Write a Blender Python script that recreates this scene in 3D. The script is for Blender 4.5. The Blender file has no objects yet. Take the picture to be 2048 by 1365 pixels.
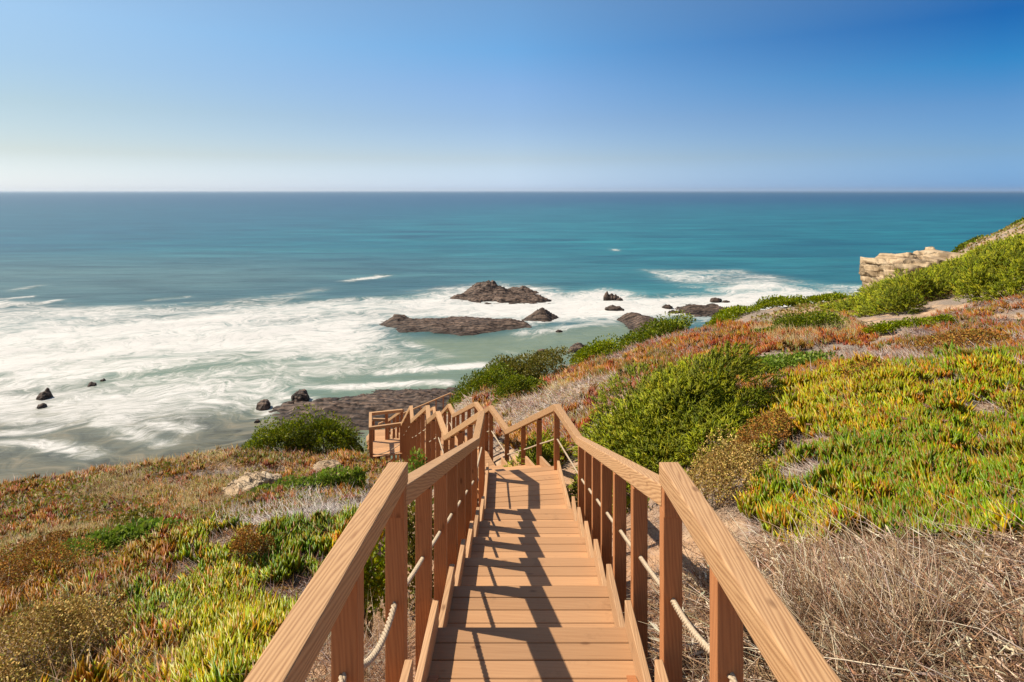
import bpy, bmesh, math, random
import numpy as np
from mathutils import Vector, Matrix

S = bpy.context.scene
COL = S.collection
R = math.radians
EYE = 22.0                      # the lens stands 22 m above the sea (z = 0)
FPX, CX, HY = 1200.0, 1050.0, 383.0

# ------------------------------------------------------------------ camera
cam_d = bpy.data.cameras.new('camera')
cam = bpy.data.objects.new('camera', cam_d)
COL.objects.link(cam)
cam.location = (0, 0, EYE)
cam.rotation_euler = (R(90), 0, 0)
cam_d.sensor_width = 36.0
cam_d.lens = 36.0 * FPX / 2048.0
cam_d.shift_x = -(CX - 1024.0) / 2048.0
cam_d.shift_y = -(682.5 - HY) / 2048.0
cam_d.clip_start = 0.05
cam_d.clip_end = 120000.0
S.camera = cam

# ------------------------------------------------------------------ sky and sun
SUN_AZ, SUN_EL = R(-77.0), R(50.0)      # azimuth from +Y (view) towards +X
world = bpy.data.worlds.new('World')
S.world = world
world.use_nodes = True
wt = world.node_tree
for n in list(wt.nodes):
    wt.nodes.remove(n)
w_out = wt.nodes.new('ShaderNodeOutputWorld')
w_bg = wt.nodes.new('ShaderNodeBackground')
w_sky = wt.nodes.new('ShaderNodeTexSky')
w_sky.sky_type = 'NISHITA'
w_sky.sun_disc = False
w_sky.sun_elevation = SUN_EL
w_sky.sun_rotation = SUN_AZ
w_sky.altitude = 20
w_sky.air_density = 1.0
w_sky.dust_density = 0.5
w_sky.ozone_density = 2.0
w_bg.inputs['Strength'].default_value = 0.084
w_bg.location = (0, 0)
# sea air in the lower sky: it pales to white towards the sun (left) and deepens away from it
w_tc = wt.nodes.new('ShaderNodeTexCoord')
w_sep = wt.nodes.new('ShaderNodeSeparateXYZ')
wt.links.new(w_tc.outputs['Generated'], w_sep.inputs[0])
def wmath(op, a, b=0.0, clamp=False):
    n = wt.nodes.new('ShaderNodeMath'); n.operation = op; n.use_clamp = clamp
    for s, v in ((n.inputs[0], a), (n.inputs[1], b)):
        if isinstance(v, bpy.types.NodeSocket): wt.links.new(v, s)
        else: s.default_value = v
    return n.outputs[0]
w_h = wmath('SQRT', wmath('ADD', wmath('MULTIPLY', w_sep.outputs[0], w_sep.outputs[0]), wmath('MULTIPLY', w_sep.outputs[1], w_sep.outputs[1])))
w_az = wmath('DIVIDE', w_sep.outputs[0], wmath('MAXIMUM', w_h, 0.001))
SKY_Z = (0.007, 0.053, 0.116, 0.171, 0.230, 0.50)  # last stop: unseen upper sky, warm tint added to warm all shade
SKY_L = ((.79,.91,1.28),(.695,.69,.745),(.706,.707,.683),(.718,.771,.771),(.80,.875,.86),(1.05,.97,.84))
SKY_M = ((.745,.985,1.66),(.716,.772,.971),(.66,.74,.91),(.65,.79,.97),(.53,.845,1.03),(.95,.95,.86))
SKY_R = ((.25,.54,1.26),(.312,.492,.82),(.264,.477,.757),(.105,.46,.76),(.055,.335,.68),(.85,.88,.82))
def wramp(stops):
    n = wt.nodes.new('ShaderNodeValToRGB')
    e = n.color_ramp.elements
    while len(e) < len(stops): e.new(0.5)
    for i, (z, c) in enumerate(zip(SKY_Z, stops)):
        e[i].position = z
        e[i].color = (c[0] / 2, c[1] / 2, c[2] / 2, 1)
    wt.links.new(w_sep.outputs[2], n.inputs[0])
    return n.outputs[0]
def wmix(f, a, b, mode='MIX'):
    n = wt.nodes.new('ShaderNodeMix'); n.data_type = 'RGBA'; n.blend_type = mode
    for s, v in ((n.inputs[0], f), (n.inputs[6], a), (n.inputs[7], b)):
        if isinstance(v, bpy.types.NodeSocket): wt.links.new(v, s)
        elif isinstance(v, float): s.default_value = v
        else: s.default_value = v
    return n.outputs[2]
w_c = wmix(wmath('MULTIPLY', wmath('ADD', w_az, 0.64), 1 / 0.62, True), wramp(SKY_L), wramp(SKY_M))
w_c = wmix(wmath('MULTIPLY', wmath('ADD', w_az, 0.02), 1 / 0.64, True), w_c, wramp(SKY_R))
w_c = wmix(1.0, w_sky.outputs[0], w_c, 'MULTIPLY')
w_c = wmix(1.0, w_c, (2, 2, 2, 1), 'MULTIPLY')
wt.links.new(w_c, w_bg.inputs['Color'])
wt.links.new(w_bg.outputs[0], w_out.inputs['Surface'])

sun_d = bpy.data.lights.new('sun', 'SUN')
sun_d.energy = 4.2
sun_d.angle = R(0.53)
sun_d.color = (1.0, 0.92, 0.78)
sun = bpy.data.objects.new('sun', sun_d)
COL.objects.link(sun)
sd = Vector((math.sin(SUN_AZ) * math.cos(SUN_EL), math.cos(SUN_AZ) * math.cos(SUN_EL), math.sin(SUN_EL)))
sun.rotation_euler = sd.to_track_quat('Z', 'Y').to_euler()

vs = S.view_settings
vs.view_transform = 'Standard'
vs.look = 'None'
vs.gamma = 1.0
vs.use_curve_mapping = False
vs.exposure = 0.72
S.cycles.max_bounces = 6
S.cycles.diffuse_bounces = 3
S.cycles.glossy_bounces = 2
S.cycles.transmission_bounces = 2
S.cycles.volume_bounces = 0
S.cycles.use_denoising = True

rng = np.random.default_rng(7)

# ------------------------------------------------------------------ helpers
def px(x, y, d):
    """world point seen at photo pixel x, y when it stands d metres in front of the lens"""
    return np.array([(x - CX) / FPX * d, d, EYE - (y - HY) / FPX * d])

def proj(P):
    d = np.maximum(P[:, 1], 0.05)
    return CX + FPX * P[:, 0] / d, HY + FPX * (EYE - P[:, 2]) / d

def tag(o, label=None, cat=None, group=None, kind=None):
    if label: o['label'] = label
    if cat: o['category'] = cat
    if group: o['group'] = group
    if kind: o['kind'] = kind
    return o

def empty(name, loc=(0, 0, 0)):
    o = bpy.data.objects.new(name, None)
    o.location = loc
    o.empty_display_size = 0.2
    COL.objects.link(o)
    return o

def np_mesh(name, V, F, mat, col=None, smooth=False, attrs=None):
    """V (n,3), F (m,k) with one k (3 or 4) or a list of such arrays; col (n,3) point colour"""
    me = bpy.data.meshes.new(name)
    Fs = F if isinstance(F, list) else [F]
    Fs = [f for f in Fs if len(f)]
    V = np.ascontiguousarray(V, dtype=np.float32)
    me.vertices.add(len(V))
    me.vertices.foreach_set('co', V.ravel())
    idx = np.concatenate([f.ravel() for f in Fs]).astype(np.int32)
    tot = np.concatenate([np.full(len(f), f.shape[1], np.int32) for f in Fs])
    start = np.concatenate([[0], np.cumsum(tot)[:-1]]).astype(np.int32)
    me.loops.add(len(idx))
    me.loops.foreach_set('vertex_index', idx)
    me.polygons.add(len(tot))
    me.polygons.foreach_set('loop_start', start)
    try:
        me.polygons.foreach_set('loop_total', tot)
    except Exception:
        pass
    if col is not None:
        a = me.attributes.new('tint', 'FLOAT_COLOR', 'POINT')
        c = np.ones((len(V), 4), np.float32)
        c[:, :3] = col
        a.data.foreach_set('color', c.ravel())
    for k, v in (attrs or {}).items():
        a = me.attributes.new(k, 'FLOAT', 'POINT')
        a.data.foreach_set('value', np.ascontiguousarray(v, np.float32).ravel())
    if smooth:
        me.polygons.foreach_set('use_smooth', np.ones(len(tot), bool))
    me.update(calc_edges=True)
    me.validate()
    if mat: me.materials.append(mat)
    return me

def link(name, me, parent=None, M=None):
    o = bpy.data.objects.new(name, me)
    COL.objects.link(o)
    if parent is not None:
        o.parent = parent
    if M is not None:
        o.matrix_basis = M
    return o

# lattice value noise ------------------------------------------------
def _h(ix, iy, iz):
    n = (ix * 374761393 + iy * 668265263 + iz * 2147483647 * 3 + iz * 1274126177) & 0xffffffff
    n = ((n ^ (n >> 13)) * 1274126177) & 0xffffffff
    return ((n ^ (n >> 16)) & 0xffffff) / float(0xffffff)

def vnoise(P):
    P = np.asarray(P, float)
    if P.shape[1] == 2:
        P = np.column_stack([P, np.zeros(len(P))])
    I = np.floor(P).astype(np.int64)
    f = P - I
    f = f * f * (3 - 2 * f)
    o = 0
    for dx in (0, 1):
        for dy in (0, 1):
            for dz in (0, 1):
                w = (f[:, 0] if dx else 1 - f[:, 0]) * (f[:, 1] if dy else 1 - f[:, 1]) * (f[:, 2] if dz else 1 - f[:, 2])
                o = o + w * _h(I[:, 0] + dx, I[:, 1] + dy, I[:, 2] + dz)
    return o

def fbm(P, scale=1.0, octv=4, seed=0.0, gain=0.5):
    P = np.asarray(P, float) * scale + seed * 17.13
    a, s, t = 1.0, 0.0, 0.0
    for _ in range(octv):
        s = s + a * vnoise(P)
        t += a
        a *= gain
        P = P * 2.03 + 5.7
    return s / t                                        # 0..1

def sstep(a, b, x):
    t = np.clip((x - a) / (b - a), 0, 1)
    return t * t * (3 - 2 * t)

def in_poly(poly, x, y):
    poly = np.asarray(poly, float)
    r = np.zeros(len(x), bool)
    j = len(poly) - 1
    for i in range(len(poly)):
        xi, yi = poly[i]; xj, yj = poly[j]
        c = ((yi > y) != (yj > y)) & (x < (xj - xi) * (y - yi) / (yj - yi + 1e-9) + xi)
        r ^= c
        j = i
    return r

# ------------------------------------------------------------------ materials
def mat_new(name):
    m = bpy.data.materials.new(name)
    m.use_nodes = True
    t = m.node_tree
    b = t.nodes['Principled BSDF']
    return m, t, b

def N(t, kind, **kw):
    n = t.nodes.new(kind)
    for k, v in kw.items():
        setattr(n, k, v)
    return n

def ramp(t, fac, stops):
    n = t.nodes.new('ShaderNodeValToRGB')
    e = n.color_ramp.elements
    while len(e) < len(stops): e.new(0.5)
    for i, (p, c) in enumerate(stops):
        e[i].position = p
        e[i].color = (c[0], c[1], c[2], 1)
    t.links.new(fac, n.inputs[0])
    return n.outputs[0]

def mixc(t, fac, a, b, mode='MIX'):
    n = t.nodes.new('ShaderNodeMix')
    n.data_type = 'RGBA'
    n.blend_type = mode
    for s, v in ((n.inputs[0], fac), (n.inputs[6], a), (n.inputs[7], b)):
        if isinstance(v, bpy.types.NodeSocket): t.links.new(v, s)
        elif isinstance(v, (int, float)): s.default_value = v
        else: s.default_value = (v[0], v[1], v[2], 1)
    return n.outputs[2]

def math_n(t, op, a, b=0.0, clamp=False):
    n = t.nodes.new('ShaderNodeMath')
    n.operation = op
    n.use_clamp = clamp
    for s, v in ((n.inputs[0], a), (n.inputs[1], b)):
        if isinstance(v, bpy.types.NodeSocket): t.links.new(v, s)
        else: s.default_value = v
    return n.outputs[0]

def noise(t, vec, scale, detail=4, rough=0.55, dist=0.0):
    n = t.nodes.new('ShaderNodeTexNoise')
    n.inputs['Scale'].default_value = scale
    n.inputs['Detail'].default_value = detail
    n.inputs['Roughness'].default_value = rough
    n.inputs['Distortion'].default_value = dist
    if vec is not None: t.links.new(vec, n.inputs['Vector'])
    return n.outputs['Fac']

def mapping(t, vec, scale=(1, 1, 1), loc=(0, 0, 0), rot=(0, 0, 0)):
    n = t.nodes.new('ShaderNodeMapping')
    n.inputs['Scale'].default_value = scale
    n.inputs['Location'].default_value = loc
    n.inputs['Rotation'].default_value = rot
    t.links.new(vec, n.inputs['Vector'])
    return n.outputs[0]

def bump(t, b, h, strength, dist):
    n = t.nodes.new('ShaderNodeBump')
    n.inputs['Strength'].default_value = strength
    n.inputs['Distance'].default_value = dist
    t.links.new(h, n.inputs['Height'])
    t.links.new(n.outputs[0], b.inputs['Normal'])

def wood_mat(name, light, dark, streak, ringscale=26.0, rough=0.62, weather=0.25, ringmix=0.35):
    """timber with the grain along the local x axis of each member"""
    m, t, b = mat_new(name)
    tc = N(t, 'ShaderNodeTexCoord')
    oi = N(t, 'ShaderNodeObjectInfo')
    sh = N(t, 'ShaderNodeVectorMath', operation='MULTIPLY_ADD')
    cmb = N(t, 'ShaderNodeCombineXYZ')
    for k in range(3): t.links.new(oi.outputs['Random'], cmb.inputs[k])
    t.links.new(cmb.outputs[0], sh.inputs[0])
    sh.inputs[1].default_value = (37.0, 5.3, 8.1)
    t.links.new(tc.outputs['Object'], sh.inputs[2])
    v = sh.outputs[0]
    # rings: distance from a wandering heart, stretched along the member
    warp = noise(t, mapping(t, v, (0.9, 3.0, 3.0)), 1.6, 3, 0.5, 0.4)
    v2 = mapping(t, v, (0.35, 1.0, 1.0))
    wv = N(t, 'ShaderNodeTexWave', wave_type='BANDS', bands_direction='DIAGONAL')
    wv.inputs['Scale'].default_value = ringscale
    wv.inputs['Distortion'].default_value = 9.0
    wv.inputs['Detail'].default_value = 1.5
    wv.inputs['Detail Scale'].default_value = 0.55
    t.links.new(mapping(t, v, (0.07, 1.0, 0.8)), wv.inputs['Vector'])
    fine = noise(t, mapping(t, v, (3.0, 95.0, 95.0)), 1.0, 4, 0.6)
    ring = math_n(t, 'MULTIPLY', wv.outputs['Fac'], ringmix)
    ring = math_n(t, 'ADD', ring, math_n(t, 'MULTIPLY', fine, 1.0 - ringmix))
    c = ramp(t, ring, [(0.18, dark), (0.45, streak), (0.8, light)])
    tone = noise(t, v, 2.2, 3, 0.5)
    c = mixc(t, math_n(t, 'MULTIPLY', tone, weather), c, (light[0]*0.62+0.05, light[1]*0.66+0.045, light[2]*0.8+0.04))
    # knots
    vo = N(t, 'ShaderNodeTexVoronoi', feature='F1')
    vo.inputs['Scale'].default_value = 3.1
    t.links.new(mapping(t, v, (0.9, 2.2, 2.2)), vo.inputs['Vector'])
    kn = N(t, 'ShaderNodeMapRange')
    kn.inputs[1].default_value = 0.045; kn.inputs[2].default_value = 0.10
    kn.inputs[3].default_value = 0.65; kn.inputs[4].default_value = 0.0
    t.links.new(vo.outputs['Distance'], kn.inputs[0])
    c = mixc(t, kn.outputs[0], c, (dark[0]*0.45, dark[1]*0.4, dark[2]*0.4))
    val = N(t, 'ShaderNodeMapRange')
    val.inputs[3].default_value = 0.84; val.inputs[4].default_value = 1.12
    t.links.new(oi.outputs['Random'], val.inputs[0])
    hs = N(t, 'ShaderNodeHueSaturation')
    isl = N(t, 'ShaderNodeNewGeometry')
    vi = N(t, 'ShaderNodeMapRange')
    vi.inputs[3].default_value = 0.86; vi.inputs[4].default_value = 1.10
    t.links.new(isl.outputs['Random Per Island'], vi.inputs[0])
    stain = noise(t, v, 5.0, 5, 0.7)
    sr = N(t, 'ShaderNodeMapRange')
    sr.inputs[1].default_value = 0.60; sr.inputs[2].default_value = 0.75
    sr.inputs[3].default_value = 1.0; sr.inputs[4].default_value = 0.72
    t.links.new(stain, sr.inputs[0])
    vv = math_n(t, 'MULTIPLY', math_n(t, 'MULTIPLY', val.outputs[0], vi.outputs[0]), sr.outputs[0])
    t.links.new(vv, hs.inputs['Value'])
    t.links.new(c, hs.inputs['Color'])
    t.links.new(hs.outputs[0], b.inputs['Base Color'])
    b.inputs['Roughness'].default_value = rough
    b.inputs['Specular IOR Level'].default_value = 0.25
    bump(t, b, ring, 0.35, 0.002)
    return m

M_POST = wood_mat('stained timber', (0.44, 0.175, 0.060), (0.27, 0.095, 0.030), (0.36, 0.135, 0.046), 46, ringmix=0.28)
M_RAIL = wood_mat('sun bleached rail timber', (0.55, 0.315, 0.145), (0.30, 0.14, 0.055), (0.45, 0.245, 0.108), 52, weather=0.32, ringmix=0.48)
M_DECK = wood_mat('decking timber', (0.49, 0.265, 0.122), (0.37, 0.185, 0.080), (0.44, 0.228, 0.102), 30, weather=0.3, ringmix=0.15)
M_KERB = wood_mat('kerb board timber', (0.54, 0.31, 0.15), (0.32, 0.155, 0.066), (0.44, 0.24, 0.11), 46, weather=0.4, ringmix=0.35)

def rope_mat():
    m, t, b = mat_new('sisal rope')
    tc = N(t, 'ShaderNodeTexCoord')
    f = noise(t, tc.outputs['Object'], 160, 3)
    c = ramp(t, f, [(0.3, (0.30, 0.21, 0.13)), (0.7, (0.56, 0.44, 0.30))])
    t.links.new(c, b.inputs['Base Color'])
    b.inputs['Roughness'].default_value = 0.9
    bump(t, b, f, 0.5, 0.003)
    return m
M_ROPE = rope_mat()

def leaf_mat(name, rough=0.55, spec=0.3, trans=0.35, var=0.25):
    m, t, b = mat_new(name)
    a = N(t, 'ShaderNodeAttribute', attribute_name='tint')
    geo = N(t, 'ShaderNodeNewGeometry')
    f = noise(t, geo.outputs['Position'], 5.0, 3)
    k = N(t, 'ShaderNodeMapRange')
    k.inputs[1].default_value = 0.3; k.inputs[2].default_value = 0.7
    k.inputs[3].default_value = 1 - var; k.inputs[4].default_value = 1 + var
    t.links.new(f, k.inputs[0])
    hs = N(t, 'ShaderNodeHueSaturation')
    hs.inputs['Saturation'].default_value = 1.08
    t.links.new(a.outputs['Color'], hs.inputs['Color'])
    t.links.new(k.outputs[0], hs.inputs['Value'])
    t.links.new(hs.outputs[0], b.inputs['Base Color'])
    b.inputs['Roughness'].default_value = rough
    b.inputs['Specular IOR Level'].default_value = spec
    if trans > 0:
        tr = N(t, 'ShaderNodeBsdfTranslucent')
        t.links.new(hs.outputs[0], tr.inputs['Color'])
        mx = N(t, 'ShaderNodeMixShader')
        mx.inputs[0].default_value = trans
        t.links.new(b.outputs[0], mx.inputs[1])
        t.links.new(tr.outputs[0], mx.inputs[2])
        t.links.new(mx.outputs[0], t.nodes['Material Output'].inputs['Surface'])
    return m
M_LEAF = leaf_mat('leaves')
M_SUCC = leaf_mat('succulent leaves', 0.4, 0.4, 0.3, 0.15)
M_DRY = leaf_mat('dry stems', 0.85, 0.1, 0.1, 0.2)
M_BARK = leaf_mat('bark', 0.9, 0.1, 0.0, 0.25)

def rock_mat(name, c0, c1, c2, band=6.0, tilt=(0.2, 0.1, 0), wet=True, crack=0.0):
    m, t, b = mat_new(name)
    geo = N(t, 'ShaderNodeNewGeometry')
    p = geo.outputs['Position']
    pw = mapping(t, p, (0.15, 0.15, band), (0, 0, 0), tilt)
    lay = noise(t, pw, 1.0, 5, 0.65, 0.8)
    blot = noise(t, p, 1.3, 5, 0.65)
    f = math_n(t, 'ADD', math_n(t, 'MULTIPLY', lay, 0.6), math_n(t, 'MULTIPLY', blot, 0.4))
    c = ramp(t, f, [(0.34, c0), (0.5, c1), (0.66, c2)])
    if crack > 0:
        vo = N(t, 'ShaderNodeTexVoronoi', feature='DISTANCE_TO_EDGE')
        vo.inputs['Scale'].default_value = crack
        wp = noise(t, p, 2.0, 4, 0.6)
        ad = N(t, 'ShaderNodeVectorMath', operation='ADD')
        t.links.new(mapping(t, p, (0.8, 0.8, 2.2), (0, 0, 0), (0.1, 0.15, 0)), ad.inputs[0]); t.links.new(wp, ad.inputs[1])
        t.links.new(ad.outputs[0], vo.inputs['Vector'])
        ck = N(t, 'ShaderNodeMapRange')
        ck.inputs[1].default_value = 0.0; ck.inputs[2].default_value = 0.07
        ck.inputs[3].default_value = 0.5; ck.inputs[4].default_value = 1.0
        t.links.new(vo.outputs['Distance'], ck.inputs[0])
        hc = N(t, 'ShaderNodeHueSaturation')
        t.links.new(c, hc.inputs['Color']); t.links.new(ck.outputs[0], hc.inputs['Value'])
        c = hc.outputs[0]
        f = math_n(t, 'ADD', math_n(t, 'MULTIPLY', f, 0.6), math_n(t, 'MULTIPLY', ck.outputs[0], 0.4))
    if wet:
        wv = N(t, 'ShaderNodeTexWave', wave_type='BANDS', bands_direction='Y')
        wv.inputs['Scale'].default_value = 0.42
        wv.inputs['Distortion'].default_value = 5.0
        wv.inputs['Detail'].default_value = 3.0
        wv.inputs['Detail Scale'].default_value = 0.35
        t.links.new(mapping(t, p, (0.22, 1.0, 2.2), (0, 0, 0), (0, 0, 0.10)), wv.inputs['Vector'])
        ln = N(t, 'ShaderNodeMapRange')
        ln.inputs[1].default_value = 0.05; ln.inputs[2].default_value = 0.40
        ln.inputs[3].default_value = 0.30; ln.inputs[4].default_value = 1.0
        t.links.new(wv.outputs['Fac'], ln.inputs[0])
        hl = N(t, 'ShaderNodeHueSaturation')
        t.links.new(c, hl.inputs['Color']); t.links.new(ln.outputs[0], hl.inputs['Value'])
        c = hl.outputs[0]
        f = math_n(t, 'ADD', math_n(t, 'MULTIPLY', f, 0.5), math_n(t, 'MULTIPLY', ln.outputs[0], 0.5))
    if wet:
        sx = N(t, 'ShaderNodeSeparateXYZ')
        t.links.new(p, sx.inputs[0])
        w = N(t, 'ShaderNodeMapRange')
        w.inputs[1].default_value = 0.05; w.inputs[2].default_value = 0.7
        w.inputs[3].default_value = 0.5; w.inputs[4].default_value = 1.0
        t.links.new(sx.outputs[2], w.inputs[0])
        hs = N(t, 'ShaderNodeHueSaturation')
        t.links.new(c, hs.inputs['Color'])
        t.links.new(w.outputs[0], hs.inputs['Value'])
        c = hs.outputs[0]
    t.links.new(c, b.inputs['Base Color'])
    b.inputs['Roughness'].default_value = 0.75
    b.inputs['Specular IOR Level'].default_value = 0.3
    bump(t, b, f, 0.9, 0.25)
    return m
M_SEAROCK = rock_mat('dark shore rock', (0.026, 0.017, 0.012), (0.105, 0.066, 0.046), (0.25, 0.165, 0.115), 5.0)
M_CLIFF = rock_mat('ochre cliff rock', (0.16, 0.10, 0.055), (0.40, 0.28, 0.16), (0.56, 0.43, 0.28), 3.4, (0.1, 0.25, 0), False, 0.35)
M_OUTCROP = rock_mat('tan crumbling rock', (0.17, 0.105, 0.06), (0.42, 0.29, 0.17), (0.56, 0.43, 0.29), 6.0, (0.3, 0.25, 0), False, 3.2)
# ------------------------------------------------------------------ terrain
CTRL = []
def cp(x, y, d):
    CTRL.append(tuple(px(x, y, d)))
def cw(X, Y, H):
    CTRL.append((X, Y, EYE - H))

# under and beside the staircase
for X, Y, H in [(0,-6,1.9),(0,-2,1.95),(0,0,2.35),(0,2.5,2.65),(0,4.5,3.35),(0,6.5,4.05),(0,8.5,4.45),(-.8,10.3,5.6),(-1.3,12,5.75),
                (-1.8,13.3,6.15),(-2.4,15,7.2),(-2.8,16.6,7.45),(-3.4,18.5,8.5),(-4.3,19.2,8.9),(-4.9,22,10.3),(-5.0,26,11.6),(-5.3,31,13.6),
                (-5.2,35,14.6),(-3.5,38,15.5),(-.95,2.5,2.85),(-.95,5,3.75),(-1.0,8,4.7),(.95,2.5,2.5),(.95,5,3.4),(1.1,8,4.35),
                (-6,-4,2.6),(6,-4,1.6),(-14,-4,4.6),(14,-4,.4),(30,-4,-2.5),(-30,-2,11)]:
    cw(X, Y, H)
for a in [(0,1365,4.3),(300,1365,3.8),(600,1300,3.4),(0,1150,7),(350,1100,6.3),(640,1020,7.2),(200,1050,11),(600,985,11),(0,985,16),
          (250,942,18),(480,914,20),(720,908,18),(600,932,17),(620,911,21.5),
          (1060,905,11),(1100,800,14),(1000,800,17),(925,802,19.5),(1340,945,8.3),(1440,1040,5.8),(1460,1150,4),(1700,1300,3),
          (2048,1365,2.5),(2048,1150,3.4),(2048,1000,4.5),(2048,850,6.5),(2048,735,9),(1700,900,6.2),(1610,785,8.5),(1830,740,8.9),
          (1650,740,12),(1850,690,14),(2048,640,16),(1500,725,15),(1300,722,17),(1200,742,18),(1400,664,25),(1650,642,28),(1250,704,22),
          (1010,765,22.5),(1150,728,25),(1690,625,31),(1765,596,38),(1885,540,42),(2048,500,34),(2048,585,22),(1850,640,22),(1960,545,34),
          (2048,447,75),(1935,492,68),(1550,632,38),(1440,642,36),(1035,808,18),(1085,778,20.5),(965,800,20.5),(1030,788,22.5)]:
    cp(*a)
# beyond the brow the slope breaks off to the shore
for X, Y, H in [(-20,19,13.5),(-24,27,23),(-16,24,14),(-17,31,23),(-11,26,14.5),(-11,34,21),(-7.5,29,14.5),(-8,36,19),(-6,44,22.6),(-13,44,23.5),(-25,44,24.5),
                (-3,33,13.6),(-1,30,11.5),(2,34,13.5),(1,42,20.5),(7,38,13.5),(7,50,22.8),(12,43,14),(13,56,23),(19,46,15),(21,60,23),
                (26,50,13),(28,66,23),(33,56,12),(38,74,22.5),(45,72,12),(48,86,22.8),(58,92,15),(62,104,23.5),(80,110,18),
                (45,34,-1),(80,40,-9),(95,75,-3),(90,20,-16),(60,10,-9),(35,12,-3),(22,8,-.5),(60,130,25),(0,80,25.5),(-40,60,26),(-60,30,26),(110,140,25),(-60,-4,24)]:
    cw(X, Y, H)
CT = np.array(CTRL)
_C = 0.35
def _phi(A, B):
    return -np.sqrt(((A[:, None, :2] - B[None, :, :2]) ** 2).sum(-1) + _C * _C)
_n = len(CT)
_A = np.zeros((_n + 3, _n + 3))
_A[:_n, :_n] = _phi(CT, CT) + np.eye(_n) * 0.12
_A[:_n, _n] = 1; _A[:_n, _n+1:] = CT[:, :2] / 40
_A[_n:, :_n] = _A[:_n, _n:].T
_w = np.linalg.solve(_A, np.concatenate([CT[:, 2], np.zeros(3)]))

def ground(X, Y, rough=True):
    X = np.asarray(X, float).ravel(); Y = np.asarray(Y, float).ravel()
    out = np.zeros(len(X))
    for i in range(0, len(X), 40000):
        P = np.column_stack([X[i:i+40000], Y[i:i+40000]])
        out[i:i+40000] = _phi(P, CT) @ _w[:_n] + _w[_n] + (P / 40) @ _w[_n+1:]
    if rough:
        P = np.column_stack([X, Y])
        near = np.clip(np.hypot(X, Y - 4) / 14, 0.25, 1)
        out += (fbm(P, 0.45, 3, 3) - .5) * 0.42 * near + (fbm(P, 1.7, 3, 9) - .5) * 0.24 * near
    return out

def gpt(X, Y):
    return np.array([X, Y, ground([X], [Y])[0]])

d = [-4.0]
while d[-1] < 125: d.append(d[-1] + max(0.10, 0.013 * abs(d[-1])))
d = np.array(d)
u = np.linspace(-1.5, 1.7, 520)
DD, UU = np.meshgrid(d, u, indexing='ij')
XX = UU * (np.abs(DD) * 0.92 + 4.0)
ZZ = ground(XX, DD).reshape(XX.shape)
nr, nc = XX.shape
V = np.column_stack([XX.ravel(), DD.ravel(), ZZ.ravel()])
ii = np.arange(nr * nc).reshape(nr, nc)
F = np.stack([ii[:-1, :-1], ii[:-1, 1:], ii[1:, 1:], ii[1:, :-1]], -1).reshape(-1, 4)

def soil_mat():
    m, t, b = mat_new('sandy soil and litter')
    geo = N(t, 'ShaderNodeNewGeometry')
    p = geo.outputs['Position']
    n1 = noise(t, p, 0.55, 5, 0.6)
    n2 = noise(t, p, 6.0, 5, 0.7)
    n3 = noise(t, p, 45.0, 3, 0.7)
    sand = ramp(t, n2, [(0.3, (0.30, 0.17, 0.09)), (0.55, (0.50, 0.33, 0.20)), (0.75, (0.62, 0.47, 0.33))])
    lit = ramp(t, n3, [(0.3, (0.08, 0.055, 0.04)), (0.5, (0.25, 0.19, 0.145)), (0.72, (0.46, 0.39, 0.33))])
    f = N(t, 'ShaderNodeMapRange'); f.inputs[1].default_value = 0.40; f.inputs[2].default_value = 0.56
    t.links.new(n1, f.inputs[0])
    c = mixc(t, f.outputs[0], sand, lit)
    red = ramp(t, n3, [(0.3, (0.33, 0.15, 0.07)), (0.7, (0.55, 0.30, 0.16))])
    a = N(t, 'ShaderNodeAttribute', attribute_name='earth')
    c = mixc(t, a.outputs['Fac'], c, red)
    a2 = N(t, 'ShaderNodeAttribute', attribute_name='cliff')
    lay = noise(t, mapping(t, p, (0.2, 0.2, 3.0)), 1.0, 5, 0.7, 0.6)
    ck = ramp(t, lay, [(0.3, (0.10, 0.07, 0.05)), (0.6, (0.30, 0.22, 0.15))])
    c = mixc(t, a2.outputs['Fac'], c, ck)
    t.links.new(c, b.inputs['Base Color'])
    b.inputs['Roughness'].default_value = 0.95
    b.inputs['Specular IOR Level'].default_value = 0.1
    h = math_n(t, 'ADD', math_n(t, 'MULTIPLY', n2, 0.7), math_n(t, 'MULTIPLY', n3, 0.3))
    bump(t, b, h, 0.8, 0.08)
    return m
earth = np.exp(-(V[:, 0] - 0.1) ** 2 / 1.4) * sstep(11, 8, V[:, 1])
earth = np.maximum(earth, 0.55 * np.exp(-((V[:, 0] - 1.5) ** 2 / .6 + (V[:, 1] - 3.2) ** 2 / 2)))
cliff = sstep(9.5, 5, V[:, 2])
terrain = link('ground', np_mesh('ground', V, F, soil_mat(), attrs={'earth': earth, 'cliff': cliff}, smooth=True))
tag(terrain, kind='structure')

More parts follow.
